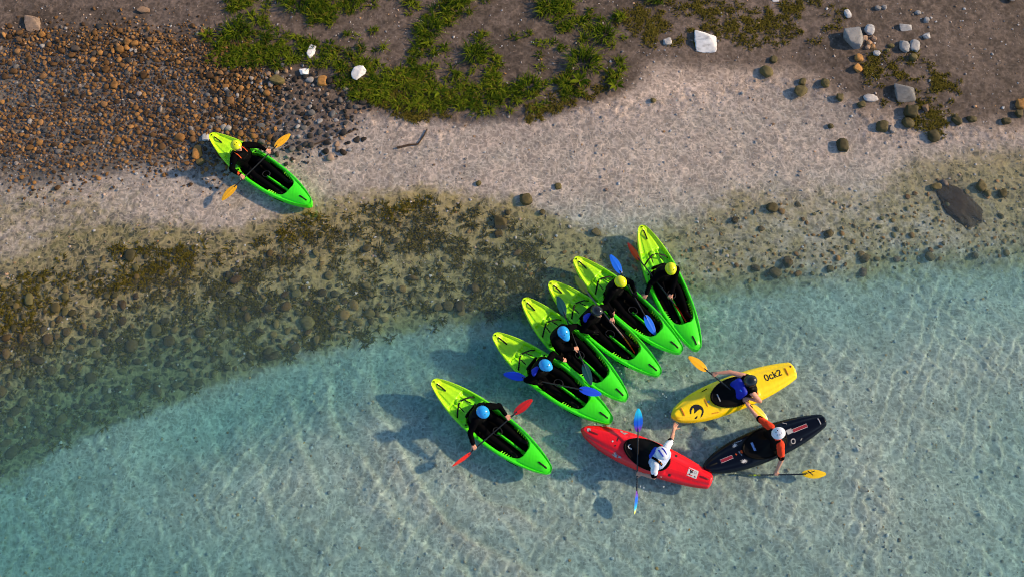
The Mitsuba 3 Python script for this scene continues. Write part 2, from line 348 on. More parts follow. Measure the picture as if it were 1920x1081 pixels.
def waves(x, y):
    wx = x + 0.25 * (n2(x, y, 1.3, 41) - 0.5); wy = y + 0.25 * (n2(x, y, 1.3, 43) - 0.5)
    u = 0.92 * wx + 0.38 * wy; v = -0.38 * wx + 0.92 * wy
    h = 0.018 * ridge(u, v * 0.7, 3.6, 51) ** 0.8 + 0.0085 * ridge(u, v * 0.8, 8.0, 53)
    h = h + 0.010 * (n2(x, y, 0.9, 55) - 0.5)
    calm = 0.55 + 0.6 * sstep(-3, 5, x)
    h = h * calm
    r = np.hypot(x - 1.8, y - 6.2) + 0.9 * (n2(x, y, 0.5, 57) - 0.5)
    ring = 1 - 2 * np.abs(np.sin(np.pi * r / 0.95 + 1.6 * (n2(x, y, 0.35, 59) - 0.5))) ** 0.8
    h = h + 0.036 * ring * np.exp(-((r - 5.2) / 1.8) ** 2) * sstep(2.5, 0.0, x) * (0.25 + 1.2 * n2(x, y, 0.7, 61))
    for bx, by, bd, bl in BOATS:
        c_, s_ = math.cos(math.radians(bd)), math.sin(math.radians(bd))
        lx, ly = (x - bx) * c_ + (y - by) * s_, -(x - bx) * s_ + (y - by) * c_
        d = np.hypot(np.maximum(np.abs(lx) - bl * 0.36, 0), ly) - 0.30
        h = h + 0.011 * np.sin(2 * np.pi * d / 0.30 + 3 * (n2(x, y, 1.0, 63) - 0.5)) * np.exp(-np.clip(d, 0, 9) / 0.38) * (d < 2.2)
    return h

wxs, wys = axis(-14.6, 14.6, 0.045, 300), np.concatenate([[-24.0, -20, -16, -12, -8, -5, -3, -2, -1.2], np.arange(-0.6, 15.3, 0.045), [16.0, 18, 20.0]])
WX, WY = np.meshgrid(wxs, wys, indexing='ij')
wx_, wy_ = WX.ravel(), WY.ravel()
wz = waves(wx_, wy_) * sstep(60, 20, np.abs(wx_)) * (0.25 + 0.75 * sstep(-0.02, -0.12, ground_z(wx_, wy_)))
nu, nv = len(wxs), len(wys)
top = np.stack([wx_, wy_, wz - 0.006], 1)
idx = np.arange(nu * nv).reshape(nu, nv)
rim = np.concatenate([idx[:, 0], idx[-1, 1:], idx[-2::-1, -1], idx[0, -2:0:-1]])
low = top[rim].copy(); low[:, 2] = -6.0
off = len(top)
k = np.arange(len(rim)); k2 = (k + 1) % len(rim)
side = np.vstack([np.stack([rim[k], off + k, rim[k2]], 1), np.stack([rim[k2], off + k, off + k2], 1)])
cap = len(top) + len(low)
body_v = np.vstack([top, low, [[0, -2.0, -6.0]]])
bottom = np.stack([off + k2, off + k, k * 0 + cap], 1)
water = trimesh.Trimesh(body_v, np.vstack([grid_faces(nu, nv), side, bottom]), process=False)
put('water', {**mikit.ply(water, 'water_surface', smooth=60), 'interior': {'type': 'ref', 'id': 'river_medium'}})
labels['water'] = {'label': 'clear shallow turquoise river water with small ripples', 'kind': 'structure'}

# ---------------------------------------------------------------- stones
def stone_mesh(seed, sub=1, blocky=0.0):
    m = trimesh.creation.icosphere(subdivisions=sub)
    v = m.vertices
    if blocky: v = np.sign(v) * np.abs(v) ** (1 - blocky)
    d = 0.72 + 0.55 * meshkit.fbm(v * 1.15 + seed * 7.3, 2, seed)
    if sub > 2: d = d + 0.10 * (meshkit.fbm(v * 4.0 + seed, 3, seed + 5) - 0.5)
    v = v * d[:, None]
    v = v / np.abs(v).max(0)
    return np.array(v), np.array(m.faces)

LIB = [stone_mesh(i, 1, 0.0 if i % 3 else 0.25) for i in range(10)]
def chip(seed):
    g = np.random.default_rng(seed)
    p = g.normal(size=(13, 3)); p /= np.linalg.norm(p, axis=1, keepdims=True)
    p *= [1, g.uniform(0.7, 1), g.uniform(0.75, 1)]
    m = trimesh.convex.convex_hull(p)
    return np.array(m.vertices) / np.abs(m.vertices).max(0), np.array(m.faces)
def bevelled(seed):
    v, f = chip(seed)
    m = trimesh.Trimesh(v, f).subdivide()
    trimesh.smoothing.filter_laplacian(m, lamb=0.5, iterations=2)
    return np.array(m.vertices) / np.abs(m.vertices).max(0), np.array(m.faces)
LIB = LIB[:4] + [bevelled(60 + i) for i in range(10)]
LIB2 = [stone_mesh(20 + i, 3, 0.35 if i % 2 else 0.1) for i in range(10)]

def place(v, x, y, z, sx, sy, sz, rot):
    w = v * [sx / 2, sy / 2, sz / 2]
    c, s = math.cos(rot), math.sin(rot)
    return np.stack([w[:, 0] * c - w[:, 1] * s + x, w[:, 0] * s + w[:, 1] * c + y, w[:, 2] + z], 1)

def one_stone(key, lib, x, y, sx, sy, sz, rot, hue, br, sink=0.28):
    v, f = lib
    z = float(ground_z(x, y)[0]) + sz * (0.5 - sink)
    put(key, mikit.ply((place(v, x, y, z, sx, sy, sz, rot), f), 'stone', smooth=True, uv=np.tile([hue, br], (len(v), 1))))

def many_stones(pts, sizes, hues, brs, rng, flat=0.6):
    V, F, U, o = [], [], [], 0
    zz = ground_z(pts[:, 0], pts[:, 1])
    for i, (x, y) in enumerate(pts):
        v, f = LIB[rng.integers(len(LIB))]
        s = sizes[i]
        V.append(place(v, x, y, zz[i] + s * flat * 0.22, s, s * rng.uniform(0.6, 1.0), s * flat, rng.uniform(0, 6.28)))
        F.append(f + o); o += len(v)
        U.append(np.tile([hues[i], brs[i]], (len(v), 1)))
    return (np.vstack(V), np.vstack(F)), np.vstack(U)

def scatter(poly, n, rng, power=None):
    x0, y0, x1, y1 = poly.bounds
    out = np.zeros((0, 2))
    shapely.prepare(poly)
    while len(out) < n:
        p = rng.uniform((x0, y0), (x1, y1), (n * 2, 2))
        p = p[shapely.contains_xy(poly, p[:, 0], p[:, 1])]
        if power is not None: p = p[rng.random(len(p)) < power(p[:, 0], p[:, 1])]
        out = np.vstack([out, p])
    return out[:n]

def spaced(poly, n, rng, sizes, pack=0.8, power=None):
    """Dart throwing, so that stones lie side by side instead of inside one another."""
    got, cell = [], {}
    cand = scatter(poly, n * 12, rng, power)
    for x, y in cand:
        s = sizes[len(got)]
        i, j = int(x / 0.4 // 1), int(y / 0.4 // 1)
        ok = True
        for a_ in (-1, 0, 1):
            for b_ in (-1, 0, 1):
                for (qx, qy, qs) in cell.get((i + a_, j + b_), ()):
                    if (qx - x) ** 2 + (qy - y) ** 2 < (pack * 0.5 * (qs + s)) ** 2: ok = False
        if ok:
            got.append((x, y)); cell.setdefault((i, j), []).append((x, y, s))
            if len(got) == n: break
    return np.array(got)

rs = np.random.default_rng(11)
# brown pebbles of the shallow bank at upper left
sz_all = np.sort(rs.gamma(4.5, 0.0170, 5000))[::-1].clip(0.04, 0.24)
def pw(x, y): return (0.06 + 0.94 * sstep(9.8, 11.2, y) * sstep(14.4, 13.2, y) * sstep(-14.5, -10.5, x)) * inside(PEBBLES, x, y, 1.2) * (0.35 + 0.65 * sstep(0.36, 0.5, n2(x, y, 0.9, 19)))
pp = spaced(PEBBLES.buffer(1.2), 5000, rs, sz_all, 0.72, pw)
sz_all = sz_all[:len(pp)]
hue = np.where(rs.random(len(pp)) < 0.90, rs.uniform(0.38, 0.56, len(pp)), rs.uniform(0.05, 0.22, len(pp)))
bri = np.where(hue > 0.3, rs.choice([0.12, 0.2, 0.3, 0.46, 0.66], len(pp)), rs.choice([0.08, 0.16, 0.3, 0.6], len(pp))) * rs.uniform(0.85, 1.15, len(pp))
NIND = 300
for i in range(min(NIND, len(pp))):
    k_ = thing('pebble', 'rounded brown pebble packed among others in the gravel bank at upper left', 'pebble', 'brown pebbles of the upper left gravel bank')
    s = sz_all[i]
    one_stone(k_, LIB[i % len(LIB)], pp[i, 0], pp[i, 1], s, s * rs.uniform(0.65, 1.0), s * 0.6, rs.uniform(0, 6.28), hue[i], bri[i])
m_, u_ = many_stones(pp[NIND:], sz_all[NIND:], hue[NIND:], bri[NIND:], rs)
put('pebble_bed', mikit.ply(m_, 'stone', smooth=True, uv=u_))
labels['pebble_bed'] = {'label': 'small brown pebbles filling the gravel bank at upper left', 'category': 'pebbles', 'kind': 'stuff'}

# dark rubble between the pebbles and the grass
sr = rs.gamma(4.0, 0.024, 560).clip(0.04, 0.22)
pr = spaced(RUBBLE.buffer(0.8), 560, rs, sr, 0.75, lambda x, y: inside(RUBBLE, x, y, 0.8))
sr = sr[:len(pr)]; o_ = np.argsort(-sr); pr, sr = pr[o_], sr[o_]
hr, br_ = rs.uniform(0.0, 0.35, len(pr)), rs.choice([0.04, 0.06, 0.12, 0.3, 0.7], len(pr))
for i in range(220):
    k_ = thing('rubble_stone', 'dark or grey broken stone in the rubble above and right of the lone kayak', 'stone', 'broken stones of the dark rubble')
    one_stone(k_, LIB[(i * 7 + 4) % len(LIB)], pr[i, 0], pr[i, 1], sr[i], sr[i] * rs.uniform(0.6, 1.0), sr[i] * 0.6, rs.uniform(0, 6.28), hr[i], br_[i])
m_, u_ = many_stones(pr[220:], sr[220:], hr[220:], br_[220:], rs)
put('rubble', mikit.ply(m_, 'stone', smooth=True, uv=u_))
labels['rubble'] = {'label': 'dark and grey broken stones behind the single green kayak', 'category': 'rubble', 'kind': 'stuff'}

# olive cobbles on the drowned slope at left
sc = np.sort(rs.gamma(5.0, 0.031, 760))[::-1].clip(0.07, 0.34)
def pc(x, y): return (0.12 + 0.88 * sstep(8.4, 6.4, y - 0.12 * x)) * (0.3 + 0.7 * sstep(-1.0, -5.0, x))
pcob = spaced(WEED, 760, rs, sc, 0.8, pc)
sc = sc[:len(pcob)]
hc = rs.uniform(0.78, 0.95, len(pcob)); bc = rs.choice([0.25, 0.38, 0.52, 0.7], len(pcob)) * (0.75 + 0.45 * sstep(-7, -2, pcob[:, 0])) * rs.uniform(0.8, 1.2, len(pcob))
for i in range(min(260, len(pcob))):
    k_ = thing('cobble', 'algae-covered olive cobble lying under water on the slope at left', 'cobble', 'olive cobbles of the drowned slope')
    s = sc[i]
    one_stone(k_, LIB[i % len(LIB)], pcob[i, 0], pcob[i, 1], s, s * rs.uniform(0.65, 1.0), s * 0.40, rs.uniform(0, 6.28), hc[i], bc[i])
m_, u_ = many_stones(pcob[260:], sc[260:], hc[260:], bc[260:], rs, 0.42)
put('cobble_bed', mikit.ply(m_, 'stone', smooth=True, uv=u_))
labels['cobble_bed'] = {'label': 'small olive stones under water on the slope at left', 'category': 'cobbles', 'kind': 'stuff'}

# stones of the ledge at right, and loose gravel over the whole bed
sl = rs.gamma(4.0, 0.019, 700).clip(0.04, 0.19)
pl_ = spaced(LEDGE.buffer(0.1), 700, rs, sl, 0.95, lambda x, y: 0.25 + 0.75 * np.exp(-((y - np.interp(x, EDGE[:, 0], EDGE[:, 1]) - 0.3) / 0.5) ** 2))
sl = sl[:len(pl_)]; o_ = np.argsort(-sl); pl_, sl = pl_[o_], sl[o_]
hl_, bl_ = rs.uniform(0.60, 0.95, len(pl_)), rs.uniform(0.35, 0.85, len(pl_))
for i in range(240):
    k_ = thing('ledge_stone', 'small olive-brown stone under water on the ledge right of centre', 'stone', 'small stones of the drowned ledge')
    one_stone(k_, LIB[(i * 5 + 1) % len(LIB)], pl_[i, 0], pl_[i, 1], sl[i], sl[i] * rs.uniform(0.6, 1.0), sl[i] * 0.45, rs.uniform(0, 6.28), hl_[i], bl_[i])
m_, u_ = many_stones(pl_[240:], sl[240:], hl_[240:], bl_[240:], rs, 0.4)
put('ledge_stones', mikit.ply(m_, 'stone', smooth=True, uv=u_))
labels['ledge_stones'] = {'label': 'small brown and olive stones along the drowned ledge', 'category': 'stones', 'kind': 'stuff'}
pg = rs.uniform((-14, 0.2), (14, 16), (9000, 2))
sg = rs.gamma(3.0, 0.0115, len(pg)).clip(0.02, 0.085)
m_, u_ = many_stones(pg, sg, np.abs(rs.normal(0.12, 0.14, len(pg))).clip(0, 0.8), rs.choice([0.42, 0.7, 0.95, 1.1, 1.2], len(pg)), rs, 0.5)
put('gravel', mikit.ply(m_, 'stone', smooth=True, uv=u_))
labels['gravel'] = {'label': 'loose gravel strewn over the pale river bed', 'category': 'gravel', 'kind': 'stuff'}

ROCKS = [  # name, x, y, width, depth, hue, brightness, label
 ('boulder', -12.17, 14.22, .41, .55, .26, .62, 'pale boulder with an olive flank in the top left corner'),
 ('boulder', -9.41, 14.59, .35, .22, .30, .55, 'small olive-grey boulder at the top edge above the brown pebbles'),
 ('rock', -5.0, 13.27, .19, .36, 0, 1.75, 'narrow upright white stone standing in the grass, highest of the white stones'),
 ('rock', -5.14, 12.73, .24, .24, 0, 1.75, 'roundish white stone at the lower edge of the grass, leftmost'),
 ('rock', -3.78, 12.6, .30, .42, .02, 1.6, 'pointed white stone casting a shadow at the lower edge of the grass'),
 ('rock', -4.67, 12.44, .25, .27, .5, .8, 'shiny amber brown stone just below two white stones'),
 ('rock', -5.78, 12.46, .39, .29, .42, .65, 'flat brown stone at the top of the dark rubble'),
 ('rock', -7.36, 10.87, .18, .20, .0, 1.0, 'light grey stone touching the stern of the lone kayak'),
 ('rock', -7.51, 10.48, .24, .38, .55, .75, 'amber stone just left of the lone kayak'),
 ('rock', -7.39, 10.21, .23, .20, .32, .6, 'brown stone just below the amber stone by the lone kayak'),
 ('boulder', 4.85, 13.59, .54, .62, .03, 1.7, 'large angular white boulder on the brown bank, right of the grass'),
 ('rock', 3.90, 13.58, .24, .19, .06, 1.0, 'half-buried pale stone left of the large white boulder'),
 ('boulder', 8.54, 13.62, .54, .60, .02, .58, 'large blocky grey boulder on the bank at upper right'),
 ('rock', 8.98, 13.90, .24, .30, .01, 1.05, 'oval light grey stone right of the blocky grey boulder'),
 ('rock', 8.51, 14.41, .18, .27, .02, 1.15, 'upright light stone above the blocky grey boulder'),
 ('rock', 9.91, 13.99, .31, .21, 0, .85, 'flat grey stone lying above the pair of round grey stones'),
 ('rock', 9.78, 13.41, .27, .33, .0, .72, 'left one of a pair of round grey stones'),
 ('rock', 10.04, 13.42, .24, .33, .0, .85, 'right one of a pair of round grey stones'),
 ('rock', 10.39, 13.73, .22, .20, .0, .95, 'pale flat stone up and right of the pair of round grey stones'),
 ('rock', 9.06, 13.21, .19, .16, .0, .95, 'small pale grey stone below the blocky grey boulder'),
 ('rock', 8.61, 13.08, .21, .22, .60, .9, 'ochre stone below the blocky grey boulder, upper of two'),
 ('rock', 8.55, 12.79, .21, .24, .52, 1.0, 'ochre stone below the blocky grey boulder, lower of two'),
 ('rock', 6.30, 12.73, .34, .38, .5, .62, 'broad tan stone alone on the bank between the two large boulders'),
 ('rock', 6.51, 13.09, .21, .22, .5, .45, 'small brown stone just above the broad tan stone'),
 ('rock', 7.07, 12.14, .34, .37, .38, .55, 'brown-grey oval stone in the shallows, larger of a small cluster'),
 ('rock', 7.17, 12.46, .18, .22, .4, .5, 'small brown stone just above the brown-grey oval stone'),
 ('rock', 7.71, 12.41, .25, .26, .4, .6, 'brown stone right of the brown-grey oval stone'),
 ('rock', 8.02, 11.98, .20, .21, .6, .45, 'olive stone in the shallows left of the white oval one'),
 ('rock', 8.76, 11.97, .38, .21, .10, 1.15, 'pale oval stone lying flat in the shallows at right'),
 ('rock', 8.52, 11.79, .23, .19, .6, .5, 'olive stone just below the pale oval stone'),
 ('boulder', 9.60, 12.10, .55, .58, .02, .42, 'dark grey pointed boulder at the head of the stone cluster at right'),
 ('rock', 9.68, 11.57, .40, .37, .4, .30, 'dark brown wet stone directly below the dark pointed boulder'),
 ('rock', 9.57, 11.27, .34, .30, .38, .42, 'brown wet stone, lowest under the dark pointed boulder'),
 ('rock', 10.05, 11.69, .21, .30, .3, .38, 'slim dark stone right of the dark brown wet stone'),
 ('rock', 10.12, 10.91, .35, .37, .4, .30, 'lone dark brown stone in the shallows below the cluster at right'),
 ('rock', 8.93, 11.18, .31, .31, .42, .42, 'brown stone left of the cluster at right, larger of two'),
 ('rock', 9.17, 11.11, .18, .26, .15, .65, 'greyish stone left of the cluster at right, smaller of two'),
 ('rock', 7.90, 10.65, .30, .37, .45, .28, 'lone dark mossy stone in the pale shallows right of centre'),
 ('rock', 3.45, 11.92, .16, .15, .4, .65, 'tiny brown stone on the bare bank right of the grass'),
 ('rock', 12.74, 14.85, .27, .26, .02, .35, 'dark stone at the top right corner'),
 ('rock', 6.74, 14.90, .18, .19, 0, 1.6, 'white stone cut by the top edge, right of the grass'),
 ('rock', 12.37, 11.77, .25, .27, .53, .75, 'ochre stone at the right edge, upper of two'),
 ('rock', 12.28, 11.5, .21, .20, .5, .42, 'brown stone at the right edge, lower of two'),
 ('rock', 6.04, 9.02, .30, .27, .75, .34, 'dark green stone under water right of the upper right kayak'),
 ('rock', 8.0, 7.47, .19, .27, .3, .22, 'nearly black stone lying just off the ledge at right'),
 ('rock', -0.26, 8.66, .33, .40, .75, .34, 'large dark green stone under water above the row of kayaks'),
 ('rock', 0.32, 9.23, .34, .34, .6, .42, 'olive-brown stone under water up and right of the dark green one'),
 ('rock', 1.08, 9.57, .18, .18, .5, .5, 'small round brown stone in the shallows above the row of kayaks'),
 ('rock', -5.29, 5.52, .40, .26, .6, .22, 'dark stone breaking the surface at the edge of the turquoise water'),
 ('rock', -1.17, 6.65, .26, .33, .72, .26, 'dark stone under water left of the row of kayaks, near the ledge'),
 ('rock', -0.84, 7.05, .22, .26, .7, .32, 'dark olive stone just above the ledge left of the row of kayaks'),
 ('rock', 1.94, 8.42, .25, .22, .6, .55, 'olive stone under water just above the blue raised paddle blade'),
]
SMALL = [  # look-alikes: x, y, width, depth, hue, brightness, which group
 (10.75,11.34,.21,.29,.4,.36,0),(11.12,11.37,.18,.25,.4,.36,0),(11.94,11.31,.18,.22,.4,.32,0),(7.7,11.2,.14,.14,.4,.4,0),
 (9.3,14.57,.16,.13,.1,.5,1),(9.46,14.59,.15,.14,.1,.6,1),(10.47,14.2,.18,.14,.05,.7,1),(10.29,14.42,.16,.13,.05,.7,1),
 (8.83,13.66,.15,.15,.3,1.0,2),(8.93,13.53,.15,.14,.35,1.1,2),(9.07,13.65,.13,.14,.3,1.0,2),(9.0,13.42,.15,.15,.4,.9,2),(8.88,13.40,.12,.12,.3,1.0,2),
 (9.47,13.44,.13,.18,.4,.6,3),(9.95,13.08,.2,.2,.4,.6,3),(9.35,13.3,.12,.12,.5,.7,3),
 (5.16,8.71,.17,.17,.7,.3,4),(8.05,7.77,.27,.20,.4,.45,4),(5.98,7.44,.29,.24,.6,.38,4),(5.53,7.54,.18,.24,.7,.32,4),(8.82,7.79,.15,.17,.3,.36,4),(7.29,8.36,.20,.24,.6,.42,4),(7.24,7.53,.16,.16,.5,.5,4),(6.27,7.67,.27,.23,.7,.42,4),(9.57,7.84,.24,.19,.5,.45,4),(10.61,7.87,.17,.16,.5,.32,4),
 (9.96,9.57,.30,.19,.5,.6,5),(10.18,9.68,.15,.19,.2,.34,5),(11.01,9.57,.28,.25,.5,.45,5),(11.13,9.4,.2,.2,.5,.5,5),(11.5,9.4,.25,.22,.5,.38,5),
 (-0.79,9.65,.15,.13,.4,.5,6),(-0.31,8.36,.18,.21,.7,.32,6),(-0.1,8.9,.14,.14,.6,.4,6),(0.7,8.9,.15,.14,.5,.5,6),
]
SGROUP = [('small dark brown stone in the shallows near the right edge', 'dark stones near the right edge'),
          ('small grey stone near the top edge above the round grey pair', 'grey stones near the top edge'),
          ('small tan stone in the huddle beside the blocky grey boulder', 'tan stones beside the grey boulder'),
          ('small brown stone near the pair of round grey stones', 'brown stones near the grey pair'),
          ('larger dark stone along the drowned ledge right of the kayaks', 'stones along the right ledge'),
          ('brown stone under water around the long dark sunken rock at right', 'stones around the sunken rock'),
          ('small stone under water near the large dark green one', 'stones near the dark green one')]
def angular(seed):
    g = np.random.default_rng(seed)
    p = g.normal(size=(15, 3)); p /= np.abs(p).max(1, keepdims=True) ** 0.75 * np.linalg.norm(p, axis=1, keepdims=True) ** 0.25
    m = trimesh.convex.convex_hull(p)
    for _ in range(3): m = m.subdivide()
    trimesh.smoothing.filter_laplacian(m, lamb=0.35, iterations=2)
    v = m.vertices * (0.94 + 0.14 * meshkit.fbm(m.vertices * 3.2 + seed, 3, seed))[:, None]
    return v / np.abs(v).max(0), np.array(m.faces)
LIB3 = [angular(40 + i) for i in range(9)]
rr = np.random.default_rng(5)
for i, (nm, x, y, sx, sy, hu, br, lab) in enumerate(ROCKS):
    k_ = thing(nm, lab, 'boulder' if nm == 'boulder' else 'stone')
    ang_ = rr.uniform(-0.35, 0.35)
    lib = LIB3[i % 5] if nm == 'boulder' or br > 1.5 or i % 3 == 0 else LIB2[i % len(LIB2)]
    if 0.3 < hu < 0.5: hu, br = 0.86, br * 0.95
    elif hu >= 0.5 and lab.split()[0] not in ('shiny', 'amber', 'ochre'): hu, br = max(hu, 0.86), br * 0.95
    one_stone(k_, lib, x, y, sx * (1.05 if br > 0.7 else 0.92), sy * (1.05 if br > 0.7 else 0.92), min(sx, sy) * (rr.uniform(0.40, 0.5) if nm == 'boulder' else rr.uniform(0.5, 0.66)), ang_, hu, br, sink=0.22)
for i, (x, y, sx, sy, hu, br, g) in enumerate(SMALL):
    k_ = thing('rock', SGROUP[g][0], 'stone', SGROUP[g][1])
    if g != 2 and hu > 0.3: hu, br = max(hu, 0.86), br * 0.95
    one_stone(k_, LIB2[(i * 3 + 1) % len(LIB2)], x, y, sx, sy, min(sx, sy) * 0.7, rr.uniform(0, 3.1), hu, br, sink=0.25)
# the dark slab sunk in the shallows at right
v_, f_ = stone_mesh(77, 4, 0.25)
v_ = v_ * (0.72 + 0.40 * meshkit.fbm(v_ * 1.8, 3, 78) + 0.16 * meshkit.fbm(v_ * 6.0, 3, 79))[:, None]
sv = place(v_, 10.42, 9.12, float(ground_z(10.42, 9.12)[0]) - 0.055, 1.40, 0.80, 0.26, math.radians(-52))
k_ = thing('sunken_rock', 'long dark algae-covered rock lying under water near the right edge', 'rock')
put(k_, mikit.ply((sv, f_), 'stone', smooth=True, uv=np.tile([0.72, 0.06], (len(sv), 1))))


def blades(cx, cy, n, h, spread, rng, lean=0.5, width=0.016):
    """n bent blades rising from a tuft."""
    V, F, U = [], [], []
    a = rng.uniform(0, 2 * np.pi, n); r = spread * np.sqrt(rng.random(n)) * 0.6
    x = cx + r * np.cos(a); y = cy + r * np.sin(a)
    z = ground_z(x, y) - 0.01
    hh = h * rng.uniform(0.5, 1.15, n); le = lean * rng.uniform(0.3, 1.3, n) * hh
    da = a + rng.normal(0, 0.7, n)
    dx, dy = np.cos(da), np.sin(da)
    px, py = -dy, dx
    w = width * rng.uniform(0.6, 1.4, n)
    p0 = np.stack([x, y, z], 1); d = np.stack([dx, dy, 0 * dx], 1); q = np.stack([px, py, 0 * px], 1)
    p1 = p0 + d * (le * 0.35)[:, None] + np.stack([0 * x, 0 * x, hh * 0.62], 1)
    p2 = p0 + d * le[:, None] * 1.1 + np.stack([0 * x, 0 * x, hh * (1 - 0.35 * lean)], 1)
    V = np.stack([p0 - q * w[:, None] / 2, p0 + q * w[:, None] / 2, p1 - q * w[:, None] * 0.45, p1 + q * w[:, None] * 0.45, p2], 1).reshape(-1, 3)
    b = np.arange(n)[:, None, None] * 5
    F = (b + np.array([[0, 1, 3], [0, 3, 2], [2, 3, 4]])[None]).reshape(-1, 3)
    u = rng.random(n); t = rng.random(n)
    return V, F, np.repeat(np.stack([u, t], 1), 5, 0)

def joined(parts):
    o, V, F, U = 0, [], [], []
    for v, f, u in parts:
        V.append(v); F.append(f + o); U.append(u); o += len(v)
    return (np.vstack(V), np.vstack(F)), np.vstack(U)

rg = np.random.default_rng(23)
def pgrass(x, y):
    d = 0.6 * n2(x, y, 0.75, 31) + 0.4 * n2(x, y, 2.3, 32)
    edge = sstep(13.2, 12.4, y)
    return np.clip((1 - 0.84 * inside(BARE, x, y, 0.25)) * sstep(0.45, 0.72, 0.75 * d + 0.25 * n2(x, y, 5.0, 40) + 0.06 * edge + 0.08 * sstep(-1, -6, x) * sstep(14.2, 13.2, y)), 0, 1)
tp = scatter(GRASS.buffer(0.15), 1100, rg, pgrass)
def tinted(b, t): return b[0], b[1], np.clip(b[2] * [0.55, 1] + [t, 0], 0, 1)
put_, uv_ = joined([tinted(blades(x, y, int(rg.integers(16, 44)), rg.uniform(0.04, 0.19), rg.uniform(0.05, 0.18), rg, 1.2, 0.026), rg.uniform(0, 0.65)) for x, y in tp])
put('grass', mikit.ply(put_, 'grass_blade', smooth=False, uv=uv_))
labels['grass'] = {'label': 'green grass growing in matted patches on the sandy bank', 'category': 'grass', 'kind': 'stuff'}
TUFTS = [(-5.45, 14.75, .5), (-4.95, 14.85, .36), (-3.9, 14.95, .40), (-2.05, 13.9, .45), (-1.3, 14.85, .42), (0.9, 14.55, .40), (1.75, 12.95, .55), (2.3, 13.75, .40), (-6.9, 13.9, .42), (0.4, 12.25, .40), (-0.9, 13.2, .42), (3.7, 14.9, .35)]
for x, y, r in TUFTS:
    k_ = thing('grass_tuft', 'bushy tuft of bright green grass standing out of the grassy bank', 'grass tuft', 'bushy tufts on the bank')
    (m_, u_) = joined([blades(x, y, 150, 0.27 * (r / 0.42), r, rg, 1.0, 0.022)])
    put(k_, mikit.ply(m_, 'grass_blade', smooth=False, uv=u_ * [1.0, 0.8]))
LOWER = Polygon([(-4.4, 12.3), (-2.4, 11.3), (0.4, 11.3), (2.0, 11.9), (2.6, 12.6), (0.5, 12.1), (-1.2, 12.0), (-2.8, 12.3), (-4.0, 12.8)])
mp = np.vstack([scatter(LOWER, 260, rg, lambda x, y: sstep(0.42, 0.56, n2(x, y, 1.3, 39))), scatter(MOSS.buffer(0.5), 420, rg, lambda x, y: inside(MOSS, x, y, 0.5) * sstep(0.40, 0.66, 0.5 * n2(x, y, 1.2, 33) + 0.5 * n2(x, y, 4.0, 34))), scatter(MOSS2.buffer(0.4), 190, rg, lambda x, y: inside(MOSS2, x, y, 0.4) * sstep(0.44, 0.66, 0.5 * n2(x, y, 1.4, 35) + 0.5 * n2(x, y, 4.0, 36)))])
m_, u_ = joined([blades(x, y, int(rg.integers(8, 26)), 0.07, rg.uniform(0.05, 0.13), rg, 1.4, 0.024) for x, y in mp])
put('moss', mikit.ply(m_, 'moss_leaf', smooth=False, uv=u_))
labels['moss'] = {'label': 'brown-olive moss creeping along the bank at upper right', 'category': 'moss', 'kind': 'stuff'}
wp = scatter(WEED.buffer(0.3), 1000, rg, lambda x, y: inside(WEED, x, y, 0.3) * (0.15 + 0.85 * sstep(0.40, 0.66, 0.6 * n2(x, y, 0.8, 37) + 0.4 * n2(x, y, 3.0, 38))) * (0.25 + 0.75 * sstep(5.6, 7.2, y - 0.10 * x)))
m_, u_ = joined([blades(x, y, int(rg.integers(8, 26)), 0.08, rg.uniform(0.06, 0.19), rg, 1.8, 0.030) for x, y in wp])
put('water_weed', mikit.ply(m_, 'moss_leaf', smooth=False, uv=u_ * [0.75, 1]))
labels['water_weed'] = {'label': 'olive water weed covering the drowned slope at left', 'category': 'water weed', 'kind': 'stuff'}

def leafy(label, x, y, n, size, seed):
    g = np.random.default_rng(seed)
    k_ = thing('plant', label, 'plant')
    z0 = float(ground_z(x, y)[0])
    for i in range(n):
        a = 2 * np.pi * i / n + g.uniform(-0.3, 0.3); L_ = size * g.uniform(0.7, 1.1)
        t = np.linspace(0, 1, 7); s = np.linspace(-1, 1, 5)
        Tg, Sg = np.meshgrid(t, s, indexing='ij')
        w = 0.42 * L_ * np.sin(np.pi * (0.06 + 0.94 * Tg) ** 0.8)
        X_ = 0.03 + Tg * L_; Y_ = Sg * w * 0.5; Z_ = 0.05 + 0.30 * L_ * np.sin(Tg * 2.0) + 0.10 * L_ * Sg ** 2
        v = np.stack([x + X_ * math.cos(a) - Y_ * math.sin(a), y + X_ * math.sin(a) + Y_ * math.cos(a), z0 + Z_], -1).reshape(-1, 3)
        part(k_, 'leaf', (v, grid_faces(7, 5)), 'grass_blade', smooth=True, uv=np.tile([0.35 + 0.5 * g.random(), 0.1], (len(v), 1)))
    part(k_, 'stem', tube([[x, y, z0 - 0.02], [x + 0.01, y, z0 + 0.06]], 0.012, 6), 'grass_blade', smooth=40, uv=None)
leafy('broad-leaved plant with a pale upright leaf at the right end of the grass', 1.68, 12.42, 7, 0.30, 3)
leafy('round dark green leafy plant standing alone just right of the grass', 2.56, 12.30, 8, 0.19, 4)
leafy('small broad-leaved plant at the lower edge of the grass', -1.75, 12.10, 6, 0.20, 5)
